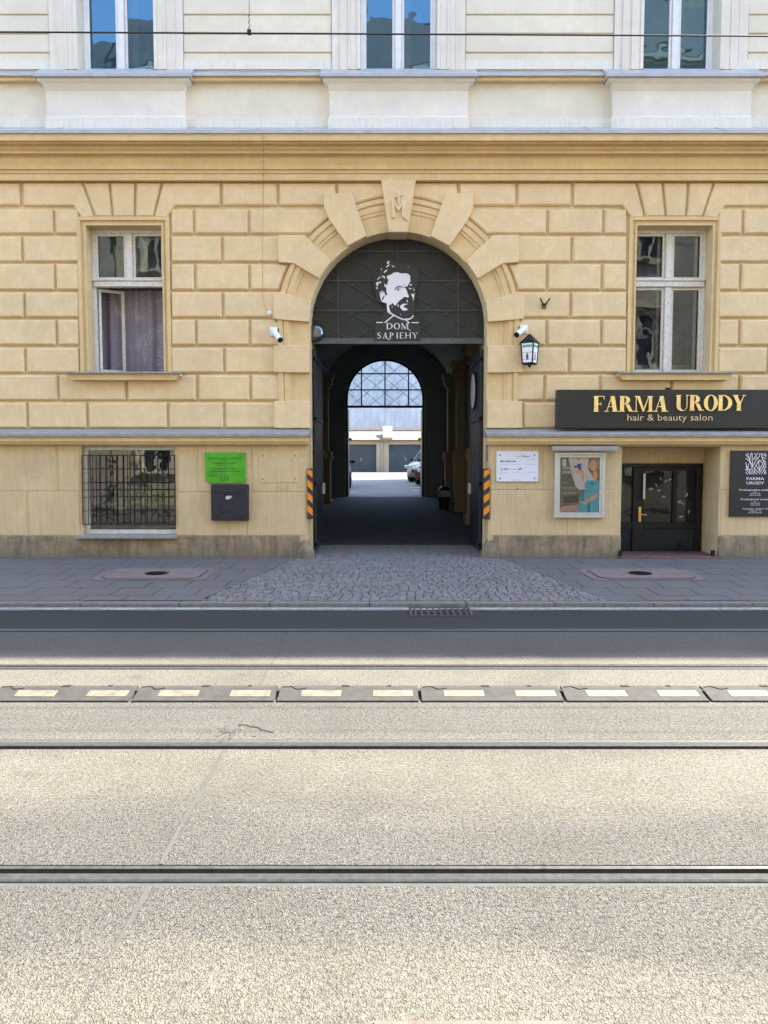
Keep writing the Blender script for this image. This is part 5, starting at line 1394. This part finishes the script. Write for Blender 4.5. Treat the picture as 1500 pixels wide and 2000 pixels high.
def lroof(m):
    ps = [LQ(sx * (hw + .02), sy * (hw + .02), zt_) for sx, sy in ((-1, -1), (1, -1), (1, 1), (-1, 1))]; p2 = [LQ(sx * .015, sy * .015, zt_ + .14) for sx, sy in ((-1, -1), (1, -1), (1, 1), (-1, 1))]
    for q_ in range(4): m.face([ps[q_], ps[(q_+1) % 4], p2[(q_+1) % 4], p2[q_]])
    m.face(p2); m.face(ps[::-1])
part('roof', BLACKM, t, lroof)
part('finial', BLACKM, t, lambda m: m.tube([LQ(0, 0, zb_), LQ(0, 0, zb_ - .06)], [.03, .02], 10))
part('wall_arm', BLACKM, t, lambda m: m.tube([LQ(0, 0, zt_ + .12), (c.x, c.y + .05, c.z + .20), (c.x + .02, YRUS - .03, c.z + .14)], .010, 8))
part('flex', BLACKM, t, lambda m: m.tube([(c.x + .055, YRUS - .04, c.z + .34), (c.x + .06, YRUS - .06, c.z + .28), (c.x + .09, YRUS - .08, c.z + .2)], .003, 6))
k = .82
for nm, f0, num in (('a', (0, -1), '6'), ('b', (1, 0), '8')):
    fx_, fy_ = f0
    tx, ty = (-fy_, fx_)
    def fp(u, v, e=0):    # u -1..1 along face, v 0..1 up
        h_ = hw * (k + (1 - k) * v); return LQ(fx_ * (h_ + e) + tx * u * h_, fy_ * (h_ + e) + ty * u * h_, zb_ + (zt_ - zb_) * v)
    def pane(m):
        m.m = 0; m.face([fp(-.9, .03), fp(.9, .03), fp(.9, .97), fp(-.9, .97)])
        m.m = 1; m.face([fp(-.8, .76, .003), fp(.8, .76, .003), fp(.8, .88, .003), fp(-.8, .88, .003)])
        m.m = 2
        for v in (.5, .17): m.face([fp(-.85, v, .003), fp(.85, v, .003), fp(.85, v + .015, .003), fp(-.85, v + .015, .003)])
        if num == '6': P6 = [[(.12, .44), (-.12, .40), (-.16, .28), (-.1, .21), (.1, .21), (.16, .28), (.1, .34), (-.12, .33)]]
        else: P6 = [[(.12, .44), (-.12, .40), (-.16, .28), (-.1, .21), (.1, .21), (.16, .28), (.1, .34), (-.12, .33)]]
        for pl in P6:
            for (a0, b0), (a1, b1) in zip(pl, pl[1:]):
                dx_, dz_ = a1 - a0, (b1 - b0); L_ = sqrt(dx_**2 + (dz_*1.6)**2) + 1e-6; nx_, nz_ = -dz_*1.6 / L_ * .09, dx_ / L_ * .05
                m.face([fp(a0 - nx_, b0 - nz_, .004), fp(a1 - nx_, b1 - nz_, .004), fp(a1 + nx_, b1 + nz_, .004), fp(a0 + nx_, b0 + nz_, .004)])
    part('pane', [OPAL, TEAL, INKB], t, pane)
# overhead contact wire with its dropper
t = thing('contact_wire', 'black tram contact wire stretched across the top of the view with one dropper', 'wire', P(487, 66, 7.1))
a, b = P(0, 62.5, 7.1), P(1500, 70.5, 7.1); d = (b - a)
part('wire', BLACKM, t, lambda m: m.tube([a - d * 2.2, a, a + d * .325, a + d * .66, b, b + d * 2.2], .0072, 6))
q0 = a + d * .3245
def dr(m):
    pts = [q0 + Vector((.006 * sin(k * 1.6), .004 * cos(k * 1.6), .01 + k * .0125)) for k in range(13)]
    m.tube(pts, .004, 5); m.tube([pts[-1], pts[-1] + Vector((0, 0, 1.1))], .0028, 5)
part('dropper', BLACKM, t, dr)
part('clamp', BLACKM, t, lambda m: m.box(q0.x - .018, q0.x + .018, q0.y - .014, q0.y + .014, q0.z - .012, q0.z + .03, .005))
t = MB(); zc_ = q0.z + 1.25; t.tube([(-16, 7.1, zc_ + .25), (q0.x, 7.1, zc_), (16, 7.1, zc_ + .3)], .006, 6)
tag(t.build('carrier_wire', BLACKM), 'thin carrier wire above the tram contact wire, out of the top of the view', 'wire')

# ---------------------------------------------------------------- courtyard
GY = 55.0
gxs = [(X(672, 900, GY), X(735, 900, GY)), (X(759.5, 900, GY), X(815, 900, GY))]
gr_ = thing('garage_row', 'low row of garages with blue-green doors and cream roof behind the courtyard', 'garage', (0, GY, .9))
zg0, zg1 = .85, Z(868, GY); pitch_ = gxs[1][0] - gxs[0][0]
doors = [(gxs[0][0] + k * pitch_ + (.0 if k >= 0 else 0), gxs[0][0] + k * pitch_ + (gxs[0][1] - gxs[0][0])) for k in (-2, -1, 0, 1, 2)]
GX0, GX1 = doors[0][0] - .5, doors[-1][1] + .5
def gw(m):
    o = rect(GX0, GX1, .6, Z(861, GY)); m.sheet(o, [rect(a_, b_, zg0, zg1) for a_, b_ in doors], GY)
    for a_, b_ in doors: m.reveal(rect(a_, b_, zg0, zg1), GY, GY + .25)
    for a_, b_ in doors: m.prism(rect(b_ + .03, b_ + .45, .7, Z(862, GY)), GY - .08, GY)
part('wall', stucco('garage_render', (0.4, 0.36, 0.272), dirt=(.25, .2, .15), streak=.3), gr_, gw)
def groof(m):
    zf = Z(859, GY - .2)
    m.extrude_x([(GY - .2, zf - .06), (GY - .2, zf), (GY + 3.4, zf + .72), (GY + 3.4, zf - .06)], GX0 - .2, GX1 + .2)
part('roof', plain('cream_roof_felt', (0.24, 0.2, 0.14), .8, 0, .12, 2), gr_, groof)
part('gutter', CORROOF, gr_, lambda m: m.box(GX0, GX1, GY - .27, GY - .205, Z(861, GY - .2), Z(858.5, GY - .2)))
part('roof_flashing', [CORROOF, ZINCW], gr_, lambda m: (m.box(GX0, GX1, GY + 3.42, GY + 3.6, 2.8, 4.02), setattr(m, 'm', 1), m.box(GX0, GX1, GY + 3.62, GY + 3.9, 2.8, 4.28)))
def fw(m):
    x0f, x1f = X(748, 850, GY + 1), X(766, 850, GY + 1)
    v0 = Z(857, GY); pr = [(GY - .22, v0 - .2), (GY - .22, v0 + .1), (GY + 1.4, v0 + .95), (GY + 2.2, v0 + 1.0), (GY + 2.2, v0 - .2)]
    m.extrude_x(pr, x0f, x1f)
part('fire_wall', [plain('cream_parapet', (0.264, 0.224, 0.16), .8, 0, .1, 2)], gr_, fw)
for a_, b_ in doors:
    def gd(m):
        n = 14
        for k_ in range(n):
            u0, u1 = a_ + (b_ - a_) * k_ / n, a_ + (b_ - a_) * (k_ + 1) / n; m.box(u0 + .008, u1 - .008, GY + .16 + (.012 if k_ % 2 else 0), GY + .22, zg0, zg1)
        m.box(a_, b_, GY + .2, GY + .24, zg0, zg1)
    dd = part('garage_door', GARD, gr_, gd)
    part('handle', ALU, dd, lambda m: m.box((a_ + b_) / 2 + .04, (a_ + b_) / 2 + .07, GY + .1, GY + .16, 1.7, 1.95))
part('downpipe', ZINC, gr_, lambda m: m.tube([(X(745.5, 900, GY - .15), GY - .15, .8), (X(745.5, 900, GY - .15), GY - .15, Z(861, GY))], .06, 8))
def bw(m): m.box(-14, 14, 64, 64.6, .5, 13.5)
o = part('firewall_building', GREYR, None, bw); tag(o, 'tall windowless wall of streaky pale grey render behind the garages', 'wall')

# cars
def make_car(name, label, paint, loc, rz, L=4.4, Wd=1.8, H=1.62):
    t = thing(name, label, 'car', (0, 0, 0), 'cars parked in the courtyard')
    hw_ = Wd / 2
    st_ = [(0, .34, .62, .60), (.08, .24, .80, .80), (.35, .2, .90, .93), (.9, .2, .99, 1.0), (1.5, .2, 1.04, 1.0), (2.5, .2, 1.06, 1.0), (3.6, .2, 1.08, 1.0), (4.15, .22, 1.06, .95), (4.35, .3, .98, .85), (4.4, .38, .8, .75)]
    def body(m):
        rings = []
        for x, z0, z1, w in st_:
            x = x * L / 4.4; w *= hw_; n = []
            prof_ = [(-.86, 0), (-1, .2), (-1, .62), (-.95, .85), (-.80, 1), (-.4, 1.025), (0, 1.03), (.4, 1.025), (.80, 1), (.95, .85), (1, .62), (1, .2), (.86, 0)]
            rings.append([m.bm.verts.new((x - L/2, a_ * w, z0 + (z1 - z0) * b_)) for a_, b_ in prof_])
        for A, B in zip(rings, rings[1:]):
            n_ = len(A)
            for k_ in range(n_): m.f([A[k_], B[k_], B[(k_+1) % n_], A[(k_+1) % n_]])
        m.f(rings[0]); m.f(rings[-1][::-1])
    part('body', paint, t, body, smooth=True)
    cab = [(1.05, 1.0, .86), (1.85, H - .06, .66), (2.4, H, .64), (3.4, H - .03, .64), (4.0, H - .14, .62), (4.25, 1.05, .84)]
    def roofm(m):
        rings = []
        for x, z, w in cab[1:5]:
            rings.append([m.bm.verts.new((x * L / 4.4 - L/2, s_ * w * hw_ * 1.02, z + dz)) for s_, dz in ((-1, -.05), (-.85, 0), (0, .025), (.85, 0), (1, -.05))])
        for A, B in zip(rings, rings[1:]):
            for k_ in range(4): m.f([A[k_], B[k_], B[k_+1], A[k_+1]])
        for s_ in (-1, 1):   # pillars
            for xb_, xt_, in ((1.05, 1.85), (2.6, 2.6), (4.22, 4.0)):
                m.tube([(xb_ * L/4.4 - L/2, s_ * .86 * hw_, 1.0), (xt_ * L/4.4 - L/2, s_ * .655 * hw_, H - .06)], .035, 6)
    part('roof', paint, t, roofm, smooth=True)
    def gls(m):
        q_ = [[(x * L/4.4 - L/2, s_ * w * hw_ * .985, z - .012) for s_ in (-1, 1)] for x, z, w in cab]
        v_ = [[m.bm.verts.new(p) for p in r] for r in q_]
        for A, B in zip(v_, v_[1:]): m.f([A[0], B[0], B[1], A[1]])
        lo = [[m.bm.verts.new((x * L/4.4 - L/2, s_ * .86 * hw_, 1.0)) for s_ in (-1, 1)] for x, z, w in cab]
        for k_ in range(len(cab) - 1):
            for s_ in (0, 1): m.f([v_[k_][s_], v_[k_+1][s_], lo[k_+1][s_], lo[k_][s_]])
    part('windows', plain('car_glass', (.02, .035, .05), .05, 0, .1), t, gls)
    for x in (.85, 3.5):
        for s_ in (-1, 1):
            w_ = part('wheel', TYRE, t, lambda m: m.lathe((x * L/4.4 - L/2, s_ * (hw_ - .1), .33), [(.24, -.11), (.33, -.10), (.34, 0), (.33, .11), (.24, .12)], 20), smooth=True)
            w_.data.transform(Matrix.Translation((x * L/4.4 - L/2, s_ * (hw_ - .1), .33)) @ Matrix.Rotation(R(90), 4, 'X') @ Matrix.Translation((-(x * L/4.4 - L/2), -s_ * (hw_ - .1), -.33)))
            rm = part('rim', ALU, w_, lambda m: m.lathe((x * L/4.4 - L/2, s_ * (hw_ + .02), .33), [(.22, -.01), (.22, .0), (.05, .01)], 14, 'Y'), smooth=True)
    for s_ in (-1, 1):
        part('headlight', HEADL, t, lambda m: m.box(.02 - L/2, .32 - L/2, s_ * (hw_ - .42), s_ * (hw_ - .07), .66, .80, .03))
        part('wing_mirror', BLACKM, t, lambda m: m.box(1.35 - L/2, 1.48 - L/2, s_ * (hw_ - .02), s_ * (hw_ + .18), 1.0, 1.14, .03))
    part('grille', BLACKM, t, lambda m: m.box(-.01 - L/2, .05 - L/2, -.45, .45, .45, .62, .01))
    t.location = loc; t.rotation_euler = (0, 0, rz)
    return t
SILVC = plain('silver_car_paint', (.22, .23, .25), .3, .3, .05, 3, coat=.6); MAROON = plain('maroon_car_paint', (.12, .04, .05), .3, .3, .05, 3, coat=.6); WHC = plain('white_car_paint', (.7, .7, .7), .3, 0, .05, 3, coat=.6); DKC = plain('dark_blue_car_paint', (.02, .035, .06), .3, .2, .05, 3, coat=.6)
zc = lambda y: .455 + (y - 27) / 8 * .215 if y < 35 else .67 + (y - 35) / 20 * .24
make_car('parked_car', 'silver estate car farthest down the right side of the courtyard', SILVC, (2.62, 38.3, zc(38.3)), R(66), H=1.78)
make_car('parked_car', 'dark red car in the middle of the three on the right of the courtyard', MAROON, (2.84, 35.2, zc(35.2)), R(66), H=1.62)
make_car('parked_car', 'white car nearest the gate on the right of the courtyard', WHC, (3.05, 32.4, zc(32.4)), R(64), H=1.5)
make_car('parked_car', 'dark blue car peeping out on the left of the courtyard beside the gate leaf', DKC, (-2.32, 33.0, zc(33.0)), R(92), H=1.5)

# ---------------------------------------------------------------- other houses (seen in the window reflections, and casting the street's shade)
def house(name, label, cat, origin, rz, width, depth, height, floors, wall, trim, bays, door=True):
    t = thing(name, label, cat, (0, 0, 0))
    x0, x1 = -width / 2, width / 2; fh = (height - .8) / floors; bw_ = width / bays
    holes = []
    for f_ in range(floors):
        for b_ in range(bays):
            cx_ = x0 + bw_ * (b_ + .5); z0 = f_ * fh + (1.25 if f_ else 1.35)
            holes.append(rect(cx_ - .55, cx_ + .55, z0, z0 + min(2.0, fh - 1.7)))
    def wl_(m):
        m.sheet(rect(x0, x1, 0, height), holes, 0)
        for h in holes: m.reveal(h, 0, .25)
        m.face([(x0, 0, 0), (x0, 0, height), (x0, depth, height), (x0, depth, 0)]); m.face([(x1, 0, 0), (x1, depth, 0), (x1, depth, height), (x1, 0, height)]); m.face([(x0, depth, 0), (x0, depth, height), (x1, depth, height), (x1, depth, 0)])
    part('wall', wall, t, wl_)
    def tr_(m):
        m.extrude_x([(0, height - .6), (-.12, height - .5), (-.15, height - .3), (-.4, height - .25), (-.42, height), (.1, height + .02)], x0, x1)
        m.extrude_x([(0, fh - .1), (-.15, fh - .05), (-.18, fh + .15), (0, fh + .2)], x0, x1)
        for h in holes:
            a_, b_ = h[0][0], h[1][0]; z0, z1 = h[0][1], h[2][1]
            for p in (rect(a_ - .14, a_, z0, z1 + .14), rect(b_, b_ + .14, z0, z1 + .14), rect(a_, b_, z1, z1 + .14)): m.prism(p, -.06, 0)
            m.prism(rect(a_ - .22, b_ + .22, z1 + .2, z1 + .34), -.2, 0); m.prism(rect(a_ - .2, b_ + .2, z0 - .12, z0), -.14, 0)
    part('cornice', trim, t, tr_)
    part('roof', ROOFT, t, lambda m: m.extrude_x([(-.42, height + .025), (1.6, height + 2.9), (depth / 2, height + 3.6), (depth, height)], x0, x1))
    for k_ in range(bays - 1):
        xc_ = x0 + bw_ * (k_ + 1) + (.4 if k_ % 2 else -.3)
        part('chimney', BRICK, t, lambda m: m.box(xc_ - .45, xc_ + .45, 1.2, 1.9, height + 1.5, height + 3.8 + .4 * (k_ % 3)))
    for h in holes:
        a_, b_ = h[0][0], h[1][0]; z0, z1 = h[0][1], h[2][1]; mid = (a_ + b_) / 2
        w_ = part('window', WHITEP, t, lambda m: [m.prism(p, .12, .2) for p in (rect(a_, a_ + .07, z0, z1), rect(b_ - .07, b_, z0, z1), rect(mid - .05, mid + .05, z0, z1), rect(a_ + .07, mid - .05, z1 - .07, z1), rect(mid + .05, b_ - .07, z1 - .07, z1), rect(a_ + .07, mid - .05, z0 + (z1 - z0) * .62, z0 + (z1 - z0) * .67), rect(mid + .05, b_ - .07, z0 + (z1 - z0) * .62, z0 + (z1 - z0) * .67))])
        part('pane', plain_glass, w_, lambda m: m.flat(rect(a_, b_, z0, z1), .18))
    t.location = origin; t.rotation_euler = (0, 0, rz)
    return t
plain_glass = plain('opaque_dark_glass', (.03, .045, .055), .05, 0, .2, 1)
HCREAM = stucco('sunny_cream_render', (.62, .54, .40)); HGREY = stucco('warm_grey_render', (.52, .48, .42))
house('neighbour_house', 'cream house adjoining the right end of the yellow building, beyond the photo', 'house', (14.15 + 10.5, 12.62, 0), 0, 20.8, 13, EAVE, 4, CREAM, WHITEST, 6)
house('neighbour_house', 'cream house adjoining the left end of the yellow building, beyond the photo', 'house', (-13.45 - 7.6, 12.75, 0), 0, 15, 13, 15, 4, HGREY, WHITEST, 5)
house('street_house', 'pale house across the street straight behind the viewer, seen only in reflections', 'house', (-2.2, -2.2, 0), pi, 15, 10, 15.4, 4, HCREAM, WHITEST, 5)
house('street_house', 'brick house across the street on the right, seen only in window reflections', 'house', (12.6, -2.3, 0), pi, 14, 10, 16.3, 4, BRICK, HCREAM, 5)
house('street_house', 'grey house across the street on the left, seen only in window reflections', 'house', (-17.3, -2.25, 0), pi, 15, 10, 14.6, 4, HGREY, HCREAM, 5)
house('courtyard_wing', 'cream rear wing along the right side of the courtyard, hidden by the passage', 'house', (7.0, 35.5, .3), -pi / 2, 16, 9, 14, 4, HGREY, HCREAM, 5)
house('courtyard_wing', 'low rear wing along the left side of the courtyard, hidden by the passage', 'house', (-7.0, 41.0, .3), pi / 2, 27, 6, 9, 3, HGREY, HCREAM, 8)
m = MB(); m.box(-XR, XR, -2.4, 1.36, -.1, .10); m.box(-XR, XR, 1.362, 1.5, -.1, .105); struct(m.build('opposite_pavement', SLAB))

t = thing('inspection_frame', 'edge of a reddish inspection cover frame in the road at the bottom of the view', 'manhole cover', (.28, 2.1, 0))
part('frame', plain('reddish_concrete', (.15, .11, .095), .9, 0, .3, 14, .006, 80), t, lambda m: m.box(-.03, .56, 1.7, G(925, 1993, .005).y, -.02, .005, .003))
part('cover', BLACKM, t, lambda m: m.box(.02, .51, 1.76, 2.20, .0052, .008, .001))
